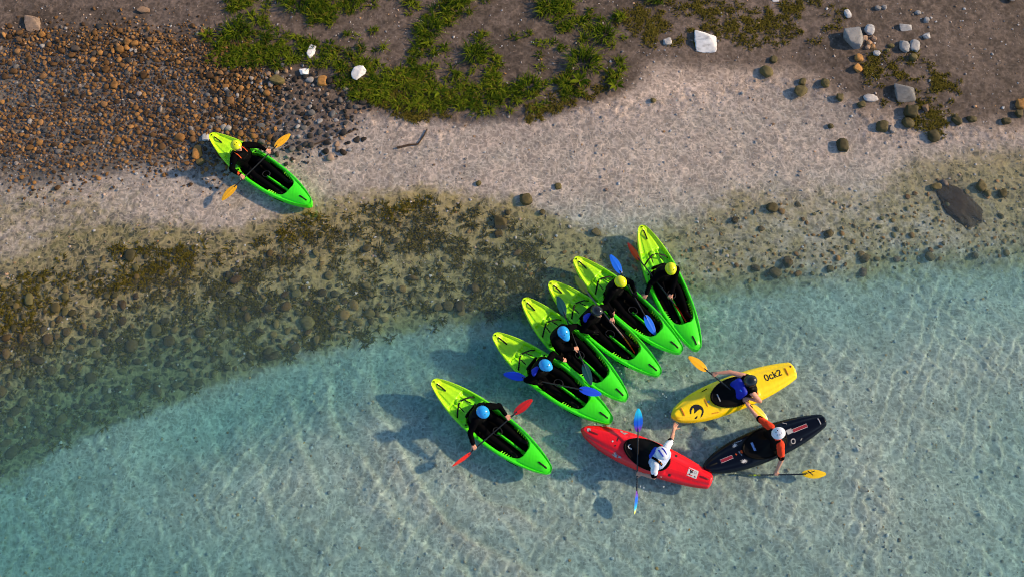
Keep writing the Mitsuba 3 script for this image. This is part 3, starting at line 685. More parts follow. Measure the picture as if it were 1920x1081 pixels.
# sticks
def stick(label, pts, r):
    p = np.array(pts, float); z = ground_z(p[:, 0], p[:, 1]) + r * 1.2
    q = np.column_stack([p, z])
    k_ = thing('stick', label, 'stick')
    put(k_, mikit.ply(tube(q, np.linspace(r, r * 0.45, len(q)), 7), 'dead_wood', smooth=40))
stick('dark crooked stick lying on the pale shallows below the grass', [(-2.75, 10.60), (-2.45, 10.68), (-2.25, 10.70), (-2.12, 10.92), (-2.05, 11.10)], 0.028)
stick('thin pale-brown stick beside the dark rubble, right of the lone kayak', [(-4.9, 10.62), (-4.5, 10.80), (-4.0, 10.98), (-3.75, 11.12)], 0.020)


# ---------------------------------------------------------------- open green kayaks (hull frame: x to the bow, y to the left, z up from the water line)
LEN = 3.12

def half_width(u):
    v = (u - 0.5) / 0.5
    tip = np.clip((1 - np.abs(v)) / 0.035, 0, 1)
    return (0.060 + 0.330 * np.clip(1 - np.abs(v) ** 2.25, 0, 1) ** 0.86) * np.sqrt(np.clip(1 - (1 - tip) ** 2, 0, 1)) + 0.004

def gunwale(u):
    return 0.215 + 0.085 * np.abs((u - 0.5) / 0.5) ** 2.2

def green_deck(u, s):
    a = np.abs(s); zg = gunwale(u); w = half_width(u)
    z = zg + 0.016 * np.sqrt(np.clip(1 - ((a - 0.93) / 0.07) ** 2, 0, 1)) * (a > 0.86)
    z = z - 0.07 * sstep(0.985, 1.0, a)
    inner = sstep(0.86, 0.80, a)
    stern = sstep(0.215, 0.195, u)
    # stern deck: a shallow tray with two long creases
    tray = -0.030 * sstep(0.80, 0.72, a) * sstep(0.03, 0.06, u) + 0.014 * sstep(0.60, 0.50, a) * sstep(0.06, 0.10, u) + 0.010 * np.exp(-(s / 0.16) ** 2)
    z = z + stern * tray
    # bench behind the seat with a moulded lump
    bench = sstep(0.195, 0.215, u) * sstep(0.345, 0.325, u)
    z = z - bench * 0.085 * inner
    X = (u - 0.5) * LEN; Yl = s * w
    z = z + bench * 0.075 * sstep(0.075, 0.045, np.hypot(X + 0.865, Yl)) + bench * 0.03 * np.exp(-((np.abs(Yl) - 0.12) / 0.03) ** 2) * inner
    # bow deck: crowned, with a crease each side
    bow = sstep(0.765, 0.785, u)
    crown = 0.050 * np.clip(1 - (s / 0.80) ** 2, 0, 1) - 0.014 * np.exp(-((a - 0.80) / 0.05) ** 2)
    z = z + bow * crown * sstep(0.995, 0.93, u)
    # cockpit well
    e = ((u - 0.560) / 0.228) ** 4 + (s / 0.80) ** 4
    well = sstep(1.06, 0.94, e)
    floor = 0.050 + 0.075 * np.exp(-(Yl / 0.042) ** 2) * sstep(0.50, 0.54, u) * sstep(0.79, 0.75, u) + 0.05 * sstep(0.47, 0.43, u)
    z = z * (1 - well) + floor * well
    return z, e

def green_hull():
    us = np.concatenate([np.linspace(0, 0.02, 7)[:-1], np.linspace(0.02, 0.98, 190), np.linspace(0.98, 1, 7)[1:]])
    ss = np.concatenate([np.linspace(-1, -0.86, 9)[:-1], np.linspace(-0.86, 0.86, 57), np.linspace(0.86, 1, 9)[1:]])
    Ug, Sg = np.meshgrid(us, ss, indexing='ij')
    z, e = green_deck(Ug, Sg)
    w = half_width(Ug)
    deck = np.stack([(Ug - 0.5) * LEN, Sg * w, z], -1).reshape(-1, 3)
    fd = grid_faces(len(us), len(ss))
    th = np.linspace(0, 1, 17)
    Uh, Th = np.meshgrid(us, th, indexing='ij')
    zg = gunwale(Uh) - 0.07 + 0.0; wh = half_width(Uh)
    rocker = -0.12 + 0.22 * np.abs((Uh - 0.5) / 0.5) ** 4
    a = Th * np.pi
    cy, sz = np.cos(a), np.sin(a)
    yy = wh * np.sign(cy) * np.abs(cy) ** 0.62
    zz = zg + (rocker - zg) * sz ** 0.72
    flare = 1 - 0.10 * sstep(0.0, 0.5, sz)
    hull = np.stack([(Uh - 0.5) * LEN, yy * flare, zz], -1).reshape(-1, 3)
    fh = grid_faces(len(us), len(th))
    v = np.vstack([deck, hull]); f = np.vstack([fd, fh + len(deck)])
    uv = np.stack([v[:, 0] / LEN + 0.5, v[:, 1]], 1)
    m = trimesh.Trimesh(v, f, process=False)
    sel = (e < 1.0) & (np.abs(Sg * w) > np.where(Ug > 0.56, 0.030, -1))
    keep = sel.reshape(-1)[fd].all(1)
    lin = trimesh.Trimesh(deck * [1, 0.99, 1] + [0, 0, 0.006], fd[keep], process=False); lin.remove_unreferenced_vertices()
    return m, uv, lin

def bar(a, b, r=0.012, flat=0.6):
    p = np.linspace(a, b, 7)
    p[:, 2] += 0.012 * np.sin(np.linspace(0, np.pi, 7)) ** 0.5
    return tube(p, r, 6, flat)

hull_m, hull_uv, pad_shade_m = green_hull()
GREEN_HULL = mikit.ply(hull_m, 'green_plastic', smooth=True, uv=hull_uv)
PAD_SHADE_LINER = mikit.ply(pad_shade_m, 'black_rubber', smooth=True)  # black sheet in the well: dark pads plus shade put into colour
zat = lambda x, y: float(green_deck(np.array(x / LEN + 0.5), np.array(y / half_width(x / LEN + 0.5)))[0])
PARTS = []
for x0, x1 in ((-1.44, -1.20), (1.24, 1.45)):
    PARTS.append(('grab_handle', mikit.ply(bar([x0, 0.0, zat(x0, 0) + 0.006], [x1, 0.0, zat(x1, 0) + 0.006], 0.016), 'black_webbing', smooth=40), None))
PARTS.append(('tip_bolt', mikit.ply(trimesh.creation.cylinder(0.014, 0.02, sections=12, transform=trimesh.transformations.translation_matrix([-1.515, 0.0, zat(-1.515, 0) + 0.004])), 'black_rubber', smooth=30), None))
def strap(pts, r=0.017): return tube(np.array(pts), r, 6, 0.35)
for sg in (1, -1):
    y1, y2 = 0.285 * sg, 0.09 * sg
    PARTS.append(('seat_strap', mikit.ply(strap([[-0.665, y1, zat(-0.66, y1) + 0.02], [-0.72, 0.2 * sg, 0.265], [-0.785, y2, 0.27], [-0.82, 0.02 * sg, zat(-0.82, 0) + 0.02]]), 'black_webbing', smooth=40), None))
    PARTS.append(('seat_strap', mikit.ply(strap([[-0.785, y2, 0.27], [-0.70, 0.10 * sg, 0.28], [-0.60, 0.12 * sg, 0.30]], 0.012), 'black_webbing', smooth=40), None))
seat = hullof([((-0.53, 0.15, 0.20), 0.03), ((-0.53, -0.15, 0.20), 0.03), ((-0.53, 0.12, 0.27), 0.022), ((-0.53, -0.12, 0.27), 0.022)])
PARTS.append(('backrest', mikit.ply(smoothed(seat, 0.05, 4), 'black_rubber', smooth=True), None))
for sg in (1, -1):
    teeth = [bone([0.48, 0.80 * half_width(0.48 / LEN + 0.5) * sg, 0.16], 0.008, [0.80, 0.80 * half_width(0.80 / LEN + 0.5) * sg, 0.16], 0.008)]
    for i in range(6):
        x = 0.50 + 0.055 * i
        y = 0.80 * half_width(x / LEN + 0.5) * sg
        teeth.append(hullof([((x, y, 0.205), 0.010), ((x + 0.012, y - 0.045 * sg, 0.19), 0.007), ((x, y, 0.13), 0.010)]))
    PARTS.append(('foot_rack', mikit.ply(tm(union(teeth)), 'green_plastic', smooth=False, uv=None), 'rack'))
for sg in (1, -1):
    x = np.linspace(0.68, 0.94, 6)
    y = half_width(x / LEN + 0.5) * sg * 0.985
    PARTS.append(('side_slot', mikit.ply(tube(np.stack([x, y, x * 0 + 0.12], 1), 0.014, 6), 'black_rubber', smooth=40), None))
    PARTS.append(('drain_plug', mikit.ply(trimesh.creation.cylinder(0.018, 0.02, sections=12, transform=trimesh.transformations.translation_matrix([-0.42, 0.30 * sg, zat(-0.42, 0.30 * sg) + 0.004])), 'black_rubber', smooth=30), None))
tt = np.linspace(0, 2 * np.pi, 25)
ring_pts = np.stack([0.18 + 0.10 * np.cos(tt), 0.082 * np.sin(tt), 0.215 + 0.03 * np.cos(tt)], 1)
PARTS.append(('thigh_strap', mikit.ply(tube(ring_pts, 0.009, 6), 'grey_tube', smooth=40), None))

GREEN = [  # world position, heading in degrees, label
    (-5.875, 9.877, -35.9, 'lone lime green open kayak by the gravel bank, apart from the others'),
    (-0.443, 3.844, -37.7, 'lime green open kayak nearest the bottom, with a red-bladed paddle across it'),
    (0.841, 4.871, -37.7, 'lime green open kayak with a royal blue paddle across its cockpit'),
    (1.327, 5.510, -46.2, 'lime green open kayak in the row with a dark teal paddle blade in its cockpit'),
    (1.987, 5.977, -42.0, 'lime green open kayak in the row whose paddler wears a black helmet'),
    (2.516, 6.520, -44.3, 'lime green open kayak with a bright blue blade lying in its cockpit'),
    (3.456, 6.940, -70.1, 'lime green open kayak at the upper right end of the row, pointing most steeply'),
]
FRAMES = []
def frame(x, y, deg, z=0.0):
    return T().translate([x, y, z]).rotate([0, 0, 1], deg)
for x, y, deg, lab in GREEN:
    k_ = thing('kayak', lab, 'kayak', 'lime green open kayaks')
    M = frame(x, y, deg)
    FRAMES.append((x, y, math.radians(deg)))
    part(k_, 'hull', GREEN_HULL, None, M)
    part(k_, 'pad_shade_liner', PAD_SHADE_LINER, None, M)
    for nm, d, _ in PARTS: part(k_, nm, d, None, M)

# ---------------------------------------------------------------- decked kayaks (yellow, red, black)
def creek(L, W, bow_n, stern_w, bow_w):
    def hw(u):
        v = (u - 0.5) / 0.5
        n = np.where(v > 0, bow_n, 1.9)
        end = np.where(v > 0, bow_w, stern_w)
        b = end + (W - end) * np.clip(1 - np.abs(v) ** n, 0, 1) ** 0.82
        cap = np.where(v > 0, np.clip((1 - v) / 0.10, 0, 1), np.clip((1 + v) / 0.045, 0, 1))
        return b * np.sqrt(np.clip(1 - (1 - cap) ** 2, 0, 1)) + 0.004
    def top(x, y):
        u = np.clip(np.asarray(x) / L + 0.5, 0, 1); w = hw(u)
        c = np.clip(np.abs(y) / w, 0, 1)
        endcap = np.sqrt(np.clip(1 - (1 - np.clip((1 - np.abs(u - 0.5) * 2) / 0.05, 0, 1)) ** 2, 0, 1))
        zc = 0.10 + (0.125 + 0.075 * np.exp(-((u - 0.60) / 0.24) ** 2) + 0.02 * np.abs(u - 0.5) * 2) * endcap
        dish = 0.018 * np.exp(-((c - 0.62) / 0.12) ** 2) * (np.abs(u - 0.5) > 0.16)
        return 0.10 + (zc - 0.10) * np.clip(1 - c ** 2.8, 0, 1) ** 0.62 - dish * endcap
    us = np.concatenate([np.linspace(0, 0.06, 14)[:-1], np.linspace(0.06, 0.9, 90)[:-1], np.linspace(0.9, 1, 22)])
    cs = np.sin(np.linspace(-np.pi / 2, np.pi / 2, 45))
    Ug, Cg = np.meshgrid(us, cs, indexing='ij')
    x = (Ug - 0.5) * L; y = Cg * hw(Ug)
    up = np.stack([x, y, top(x, y)], -1).reshape(-1, 3)
    a = np.linspace(0, np.pi, 25)
    Uh, Ah = np.meshgrid(us, a, indexing='ij')
    keel = -0.13 + 0.20 * np.abs((Uh - 0.5) / 0.5) ** 3.2
    yb = hw(Uh) * np.sign(np.cos(Ah)) * np.abs(np.cos(Ah)) ** 0.7
    zb = 0.10 + (keel - 0.10) * np.sin(Ah) ** 0.8
    dn = np.stack([(Uh - 0.5) * L, yb, zb], -1).reshape(-1, 3)
    v = np.vstack([up, dn])
    return trimesh.Trimesh(v, np.vstack([grid_faces(len(us), len(cs)), grid_faces(len(us), len(a)) + len(up)]), process=False), top

def flat_on(poly, top, lift=0.004, step=0.02):
    """A thin sticker that follows the deck: polygon in the hull's x, y."""
    polys = list(poly.geoms) if hasattr(poly, 'geoms') else [poly]
    out = []
    for p in polys:
        if p.is_empty or p.area < 1e-6: continue
        v, f = trimesh.creation.triangulate_polygon(p, engine='earcut')
        v, f = trimesh.remesh.subdivide_to_size(np.column_stack([v, np.zeros(len(v))]), f, step)
        v[:, 2] = top(v[:, 0], v[:, 1]) + lift
        out.append(trimesh.Trimesh(v, f, process=False))
    m = trimesh.util.concatenate(out)
    flip = m.face_normals[:, 2] < 0
    m.faces[flip] = m.faces[flip][:, ::-1]
    return m

def splat(cx, cy, r, n, seed, squash=1.0, rot=0.0):
    g = np.random.default_rng(seed)
    a = np.linspace(0, 2 * np.pi, n * 2, endpoint=False)
    rr = r * np.where(np.arange(n * 2) % 2, g.uniform(0.25, 0.55, n * 2), g.uniform(0.75, 1.1, n * 2))
    return affinity.rotate(Polygon(np.stack([cx + rr * np.cos(a), cy + squash * rr * np.sin(a)], 1)), rot, origin=(cx, cy)).buffer(0)

def quad(pts): return Polygon(pts)

def decked(label, hullmat, x, y, deg, spec, rim, seat_x):
    k_ = thing('kayak', label, 'kayak')
    M = frame(x, y, deg)
    FRAMES.append((x, y, math.radians(deg)))
    m, top = creek(*spec)
    part(k_, 'hull', m, hullmat, M, smooth=50)
    cx, a, b = rim
    t = np.linspace(0, 2 * np.pi, 49)
    ex = cx + a * np.cos(t) * (1 + 0.0 * np.cos(t)); ey = b * np.sin(t) * (1 - 0.12 * np.cos(t))
    part(k_, 'cockpit_rim', tube(np.stack([ex, ey, top(ex, ey * 0.93) + 0.030], 1), 0.024, 10), 'black_rubber', M, smooth=50)
    r = np.linspace(0, 1, 16)[:, None]
    q = np.linspace(0, 2 * np.pi, 49)[None, :]
    mx = seat_x + (cx - seat_x) * r + a * r * np.cos(q); my = b * r * np.sin(q) * (1 - 0.12 * np.cos(q))
    hz = top(mx, my * 0.93) * r + (1 - r) * float(top(np.array(cx), np.array(0.0))) + 0.040 + 0.16 * np.exp(-(r / 0.42) ** 2) + 0.010 * np.sin(7 * q + 3 * r) * r * (1 - r) * 2
    sk = trimesh.Trimesh(np.stack([mx, my, hz + 0 * q], -1).reshape(-1, 3), grid_faces(16, 49), process=False)
    part(k_, 'spray_skirt', sk, 'neoprene', M, smooth=True)
    skz = lambda px, py: np.full(np.shape(px), float(top(np.array(cx), np.array(0.0))) + 0.052)
    return k_, M, top

def loop_handle(k_, M, top, x0, x1, mat, y=0.0):
    z = float(top(np.array(x0), np.array(y)))
    part(k_, 'grab_handle', bar([x0, y, z + 0.004], [x1, y, float(top(np.array(x1), np.array(y))) + 0.004], 0.014), mat, M)
def cross_handle(k_, M, top, x, w, mat):
    z = float(top(np.array(x), np.array(0.0)))
    part(k_, 'grab_handle', bar([x, -w, z + 0.002], [x, w, z + 0.002], 0.013), mat, M)
def disc(x, y, r): return Point(x, y).buffer(r, 12)

# yellow
yk, YM, ytop = decked('bright yellow decked kayak with a round black emblem on its bow', 'yellow_plastic', 4.696, 4.569, -159.0, (2.90, 0.368, 2.9, 0.165, 0.07), (0.085, 0.475, 0.285), -0.12)
cross_handle(yk, YM, ytop, 1.215, 0.09, 'orange_plastic'); cross_handle(yk, YM, ytop, -1.218, 0.085, 'orange_plastic')
part(yk, 'deck_bar', bar([0.687, -0.09, float(ytop(0.687, -0.09)) - 0.004], [0.687, 0.09, float(ytop(0.687, 0.09)) - 0.004], 0.012), 'orange_plastic', YM)
part(yk, 'drain_plug', flat_on(disc(0.63, 0.004, 0.025), ytop, 0.008), 'decal_silver', YM)
part(yk, 'drain_plug', flat_on(disc(-1.345, -0.07, 0.022), ytop, 0.004), 'dark_red_plastic', YM)
ca, sa = math.cos(math.radians(-159)), math.sin(math.radians(-159))
def img(pts, s, cx, cy):   # drawn as seen with the world's x to the right, laid out in the hull's frame
    return [(cx + s * (px * ca - py * sa), cy + s * (-px * sa - py * ca)) for px, py in pts]
outer = [(math.cos(t), math.sin(t)) for t in np.linspace(math.radians(157), math.radians(418), 44)]
emb1 = Polygon(img(outer + [(0.62, 0.50), (0.78, 0.05), (0.66, -0.22), (0.42, -0.30), (0.16, -0.14), (-0.38, 0.34), (-0.33, -0.20), (-0.40, -0.50), (-0.52, -0.46), (-0.74, -0.10), (-0.80, 0.36)], 0.145, 0.942, 0.095)).buffer(0)
emb2 = Polygon(img([(-0.25, 0.86), (0.14, 0.52), (0.05, 0.90), (-0.10, 1.0), (-0.28, 0.98)], 0.145, 0.942, 0.095)).buffer(0)
part(yk, 'emblem', flat_on(emb1.union(emb2), ytop, 0.003), 'decal_black', YM, smooth=False)
tmsh = meshkit.text_mesh('0ck2', 0.135, 0.004, bold=True)
tv = tmsh.vertices.copy(); wtext = tv[:, 0].max()
lx = -0.70 - tv[:, 0] * (0.40 / wtext); ly = -tv[:, 1] + 0.03
tv2 = np.stack([lx, ly, ytop(lx, ly) + 0.001 + tv[:, 2]], 1)
part(yk, 'lettering', trimesh.Trimesh(tv2, tmsh.faces, process=False), 'decal_black', YM, smooth=False)
for sg in (1, -1):
    part(yk, 'side_slot', flat_on(quad([(0.52, 0.262 * sg), (0.66, 0.238 * sg), (0.665, 0.256 * sg), (0.525, 0.28 * sg)]), ytop, 0.004), 'black_rubber' if sg < 0 else 'orange_plastic', YM, smooth=False)
    part(yk, 'hip_pad', hullof_mesh([((-0.42, 0.20 * sg, float(ytop(-0.42, 0.2 * sg))), 0.035), ((-0.34, 0.22 * sg, float(ytop(-0.34, 0.22 * sg))), 0.03)]), 'orange_plastic', YM, smooth=True)
part(yk, 'skirt_print', flat_on(quad([(0.40, -0.07), (0.425, -0.07), (0.43, 0.10), (0.405, 0.09)]), lambda a_, b_: np.full(np.shape(a_), float(ytop(0.085, 0.0)) + 0.062), 0.0), 'decal_silver', YM, smooth=False)

# red
rk, RM, rtop = decked('glossy red decked kayak with white stickers, bow towards the green kayaks', 'red_plastic', 2.755, 3.253, 157.5, (2.86, 0.345, 2.5, 0.135, 0.05), (0.0, 0.48, 0.28), -0.17)
loop_handle(rk, RM, rtop, 1.06, 1.26, 'dark_red_plastic'); loop_handle(rk, RM, rtop, -1.33, -1.15, 'dark_red_plastic')
part(rk, 'bow_plug', flat_on(disc(1.27, -0.02, 0.04), rtop, 0.006), 'decal_silver', RM)
part(rk, 'drain_plug', flat_on(disc(0.734, 0.024, 0.018), rtop, 0.006), 'decal_white', RM)
part(rk, 'deck_slot', flat_on(quad([(0.64, -0.10), (0.665, -0.10), (0.665, -0.01), (0.64, -0.01)]), rtop, 0.004), 'decal_black', RM, smooth=False)
part(rk, 'deck_slot', flat_on(disc(0.655, 0.09, 0.016), rtop, 0.004), 'decal_black', RM, smooth=False)
def sticks(segs, w): return shapely.union_all([LineString(s).buffer(w, cap_style=2) for s in segs])
part(rk, 'claw_decal', flat_on(sticks([[(0.63, 0.22), (0.57, 0.27)], [(0.60, 0.20), (0.55, 0.29)], [(0.65, 0.26), (0.56, 0.285)], [(0.55, 0.23), (0.555, 0.285)], [(0.52, 0.245), (0.47, 0.25)], [(0.51, 0.27), (0.45, 0.262)], [(0.50, 0.24), (0.515, 0.28)]], 0.008), rtop, 0.005), 'decal_silver', RM, smooth=False)
part(rk, 'claw_decal', flat_on(sticks([[(0.64, -0.235), (0.60, -0.26)], [(0.60, -0.225), (0.53, -0.26)], [(0.57, -0.215), (0.50, -0.27)], [(0.66, -0.25), (0.62, -0.27)]], 0.011), rtop, 0.005), 'decal_silver', RM, smooth=False)
part(rk, 'sticker', flat_on(sbox(-1.085, -0.075, -0.90, 0.075).buffer(0.012), rtop, 0.004), 'decal_white', RM, smooth=False)
part(rk, 'sticker_print', flat_on(sticks([[(-0.93, -0.05), (-0.96, 0.02)], [(-0.985, -0.055), (-0.96, -0.02), (-0.99, 0.0)], [(-0.925, 0.035), (-0.955, 0.05)], [(-1.04, 0.05), (-1.07, 0.06)]], 0.011), rtop, 0.007), 'decal_black', RM, smooth=False)
part(rk, 'sticker_print', flat_on(disc(-1.04, -0.03, 0.03).difference(disc(-1.04, -0.03, 0.018)), rtop, 0.007), 'decal_silver', RM, smooth=False)
for sg in (1, -1):
    part(rk, 'deck_clip', flat_on(quad([(-0.60, 0.19 * sg), (-0.55, 0.19 * sg), (-0.555, 0.235 * sg), (-0.60, 0.235 * sg)]), rtop, 0.005), 'decal_black', RM, smooth=False)
    part(rk, 'deck_crease', tube(np.stack([np.linspace(-1.0, -0.45, 12), np.linspace(0.055, 0.10, 12) * sg, rtop(np.linspace(-1.0, -0.45, 12), np.linspace(0.055, 0.10, 12) * sg) + 0.002], 1), 0.010, 6, 0.5), 'red_plastic', RM)
sz_ = float(rtop(0.0, 0.0)) + 0.058
part(rk, 'skirt_print', flat_on(disc(0.37, 0.0, 0.045).difference(disc(0.37, 0.0, 0.026)).union(sticks([[(0.33, -0.03), (0.33, 0.055)]], 0.012)), lambda a_, b_: np.full(np.shape(a_), sz_), 0.0), 'decal_white', RM, smooth=False)

# black
bk, BM, btop = decked('blue-black decked kayak with two red stripes and white splash stickers', 'dark_plastic', 5.235, 3.487, -158.6, (2.84, 0.345, 2.5, 0.105, 0.055), (0.06, 0.48, 0.29), -0.06)
loop_handle(bk, BM, btop, 1.13, 1.30, 'black_webbing'); cross_handle(bk, BM, btop, -1.232, 0.065, 'decal_silver')
for (x0, x1, y0) in ((0.785, 1.05, 0.0), (-0.96, -0.625, -0.02)):
    part(bk, 'stripe_border', flat_on(sbox(x0, y0 - 0.038, x1, y0 + 0.038), btop, 0.003), 'decal_white', BM, smooth=False)
    part(bk, 'stripe', flat_on(sbox(x0 + 0.004, y0 - 0.031, x1 - 0.004, y0 + 0.031), btop, 0.006), 'decal_red', BM, smooth=False)
part(bk, 'splash_decal', flat_on(splat(0.628, -0.19, 0.085, 9, 3, 0.55, 25), btop, 0.004), 'decal_white', BM, smooth=False)
part(bk, 'splash_decal', flat_on(splat(0.60, 0.17, 0.095, 11, 8, 0.5, -10), btop, 0.004), 'decal_white', BM, smooth=False)
part(bk, 'red_mark', flat_on(disc(0.567, -0.02, 0.034), btop, 0.005), 'orange_trim', BM, smooth=False)
part(bk, 'red_mark', flat_on(splat(0.70, -0.012, 0.03, 4, 2), btop, 0.005), 'orange_trim', BM, smooth=False)
part(bk, 'deck_clip', flat_on(sticks([[(0.625, -0.05), (0.615, 0.0)], [(0.61, 0.02), (0.60, 0.05)]], 0.010), btop, 0.005), 'decal_silver', BM, smooth=False)
part(bk, 'hatch_ring', flat_on(disc(-0.54, 0.17, 0.055).difference(disc(-0.54, 0.17, 0.036)), btop, 0.006), 'decal_silver', BM, smooth=False)
part(bk, 'deck_pad', flat_on(sbox(-0.61, -0.075, -0.50, 0.0).buffer(0.01), btop, 0.005), 'decal_silver', BM, smooth=False)
part(bk, 'deck_strap', flat_on(sticks([[(-0.60, -0.20), (-0.52, -0.26)], [(-0.75, 0.18), (-0.70, 0.21)], [(0.45, -0.23), (0.62, -0.24)], [(-0.02, -0.30), (0.12, -0.305)]], 0.007), btop, 0.005), 'decal_silver', BM, smooth=False)
part(bk, 'bow_edge', tube(np.stack([np.array([1.22, 1.31, 1.355, 1.365, 1.355, 1.31, 1.22]), np.array([-0.115, -0.09, -0.045, 0, 0.045, 0.09, 0.115]), 0.155 + 0 * np.arange(7)], 1), 0.007, 6), 'decal_silver', BM)
bz_ = float(btop(0.06, 0.0)) + 0.070
part(bk, 'skirt_patch', flat_on(quad([(0.295, -0.11), (0.345, -0.112), (0.35, 0.065), (0.30, 0.07)]), lambda a_, b_: np.full(np.shape(a_), bz_), 0.0), 'decal_blue', BM, smooth=False)

# ---------------------------------------------------------------- paddles
def blade_mesh(length=0.47, width=0.185, twist=0.0):
    t = np.linspace(0, 1, 26)
    up = 0.5 * width * np.clip(np.sin(np.pi * np.clip(t * 0.93 + 0.035, 0, 1) ** 0.78), 0, 1) ** 0.62
    lo = 0.5 * width * np.clip(np.sin(np.pi * np.clip(t * 0.93 + 0.035, 0, 1) ** 0.92), 0, 1) ** 0.70
    s = np.linspace(-1, 1, 13)
    Tg, Sg = np.meshgrid(t, s, indexing='ij')
    y = np.where(Sg > 0, Sg * up[:, None], Sg * lo[:, None])
    spoon = -0.035 * Tg ** 2 + 0.25 * y ** 2
    rib = 0.011 * np.exp(-(y / 0.011) ** 2) * (1 - Tg) ** 0.6
    thick = 0.004 * np.clip(1 - Sg ** 4, 0, 1)
    x = Tg * length
    a = np.stack([x, y, spoon + rib + thick], -1).reshape(-1, 3)
    b = np.stack([x, y, spoon - rib - thick], -1).reshape(-1, 3)
    f = grid_faces(26, 13)
    return np.vstack([a, b]), np.vstack([f, f[:, ::-1] + len(a)]), np.tile(Tg.reshape(-1), 2)

BV, BF, BT = blade_mesh()

def axes(d, roll):
    side = np.cross(d, [0, 0, 1.0]); side = unit(side); upv = np.cross(side, d)
    return math.cos(roll) * side + math.sin(roll) * upv, math.cos(roll) * upv - math.sin(roll) * side

def paddle(label, A, B, matA, matB, shaft='carbon_shaft', rollA=0.0, rollB=0.0, tape=None, bladeB=True):
    """A and B are the blade tips."""
    k_ = thing('paddle', label, 'paddle', None)
    A, B = np.array(A, float), np.array(B, float)
    d = unit(B - A)
    part(k_, 'shaft', tube([A + d * 0.40, A + d * 0.7, (A + B) / 2, B - d * 0.7, B - d * 0.40], 0.0155, 10), shaft)
    for tip, dr_, mat, roll, fl in ((A, -d, matA, rollA, 0.0), (B, d, matB, rollB, 1.0)):
        s, n_ = axes(dr_, roll); s = -s
        v = (tip - dr_ * 0.47) + BV[:, :1] * dr_ + BV[:, 1:2] * s + BV[:, 2:] * n_
        part(k_, 'blade', (v, BF), mat, smooth=True, uv=np.stack([BT, BT * 0 + fl], 1))
    if tape:
        for a_, b_, mat in tape:
            part(k_, 'grip_tape', tube([A + d * a_, A + d * b_], 0.0185, 10), mat)
    return A, B

def on_shaft(sh, p):
    A, B = sh; d = unit(B - A)
    return A + d * np.dot(np.array(p) - A, d), d

# ---------------------------------------------------------------- people
def hand_bones(w, a, n, side, pose, g=None):
    """Bones of a hand from the wrist w along a, palm facing n. side +1 left, -1 right."""
    a = unit(a); n = unit(np.array(n) - a * np.dot(a, n)); b = np.cross(a, n) * (1 if side > 0 else -1)   # b points to the thumb
    P = lambda x, y, z: w + a * x + b * y + n * z
    out = [hullof([(P(0.0, 0.018, 0), 0.021), (P(0.0, -0.018, 0), 0.021), (P(0.082, 0.031, 0), 0.014), (P(0.078, -0.033, 0), 0.013), (P(0.04, 0.03, 0.004), 0.016)])]
    for i, (oy, l, ln) in enumerate(((0.031, 0.072, 0.2), (0.010, 0.082, 0.05), (-0.011, 0.076, -0.08), (-0.031, 0.060, -0.25))):
        p = P(0.082 - 0.004 * (i == 3), oy, 0)
        segs = (0.46 * l, 0.32 * l, 0.26 * l)
        angs = (55, 115, 165) if pose == 'grip' else ((6, 14, 20) if pose == 'open' else (30, 65, 95))
        spread = ln * (1.0 if pose == 'open' else 0.25)
        r = 0.0095
        for s_, an in zip(segs, angs):
            c, si = math.cos(math.radians(an)), math.sin(math.radians(an))
            dirn = unit(a * c * math.cos(spread) + b * c * math.sin(spread) + n * si)
            q = p + dirn * s_ * 1.15
            out.append(bone(p, r, q, r * 0.93)); p, r = q, r * 0.93
    p = P(0.020, 0.030, 0.006)
    for s_, (ca_, cb_, cn_) in zip((0.040, 0.032, 0.026), ((0.62, 0.72, 0.25), (0.75, 0.35, 0.6) if pose != 'open' else (0.7, 0.7, 0.1), (0.5, 0.0, 0.85) if pose != 'open' else (0.8, 0.6, 0.1))):
        q = p + unit(a * ca_ + b * cb_ + n * cn_) * s_
        out.append(bone(p, 0.0115, q, 0.0105)); p = q
    return out

def ik(S, W, l1, l2, pole):
    d = W - S; L = np.linalg.norm(d); mx = (l1 + l2) * 0.985
    if L > mx: l1, l2 = l1 * L / mx, l2 * L / mx
    d = unit(d); x = (l1 ** 2 - l2 ** 2 + L ** 2) / (2 * L); h = math.sqrt(max(l1 ** 2 - x ** 2, 0))
    pole = np.array(pole, float); pole = unit(pole - d * np.dot(pole, d))
    return S + d * x + pole * h

def cap_shell(c, r, tilt, cut=-0.02, yaw=0.0, peak=None):
    """A helmet: a domed shell with ear drops; c head centre, r radii."""
    outer = m3.Manifold.sphere(1.0, 40).scale(list(r))
    inner = m3.Manifold.sphere(1.0, 32).scale([r[0] - 0.014, r[1] - 0.014, r[2] - 0.014])
    shell = outer - inner
    front = m3.Manifold.cube([0.4, 0.4, 0.3], True).translate([0.2 + 0.035, 0, -0.15 + cut + 0.035])
    low_ = m3.Manifold.cube([0.5, 0.5, 0.3], True).translate([0, 0, -0.15 - 0.055])
    shell = shell - front - low_
    if peak:
        pk = m3.Manifold.sphere(1.0, 32).scale([0.122 + peak, 0.104, 0.05])
        pk2 = m3.Manifold.sphere(1.0, 32).scale([0.115 + peak, 0.096, 0.040])
        pk = (pk - pk2).trim_by_plane([0, 0, 1], 0.004).trim_by_plane([1, 0, 0], 0.055).translate([0.02, 0, 0.01])
        shell = shell + pk
    return shell

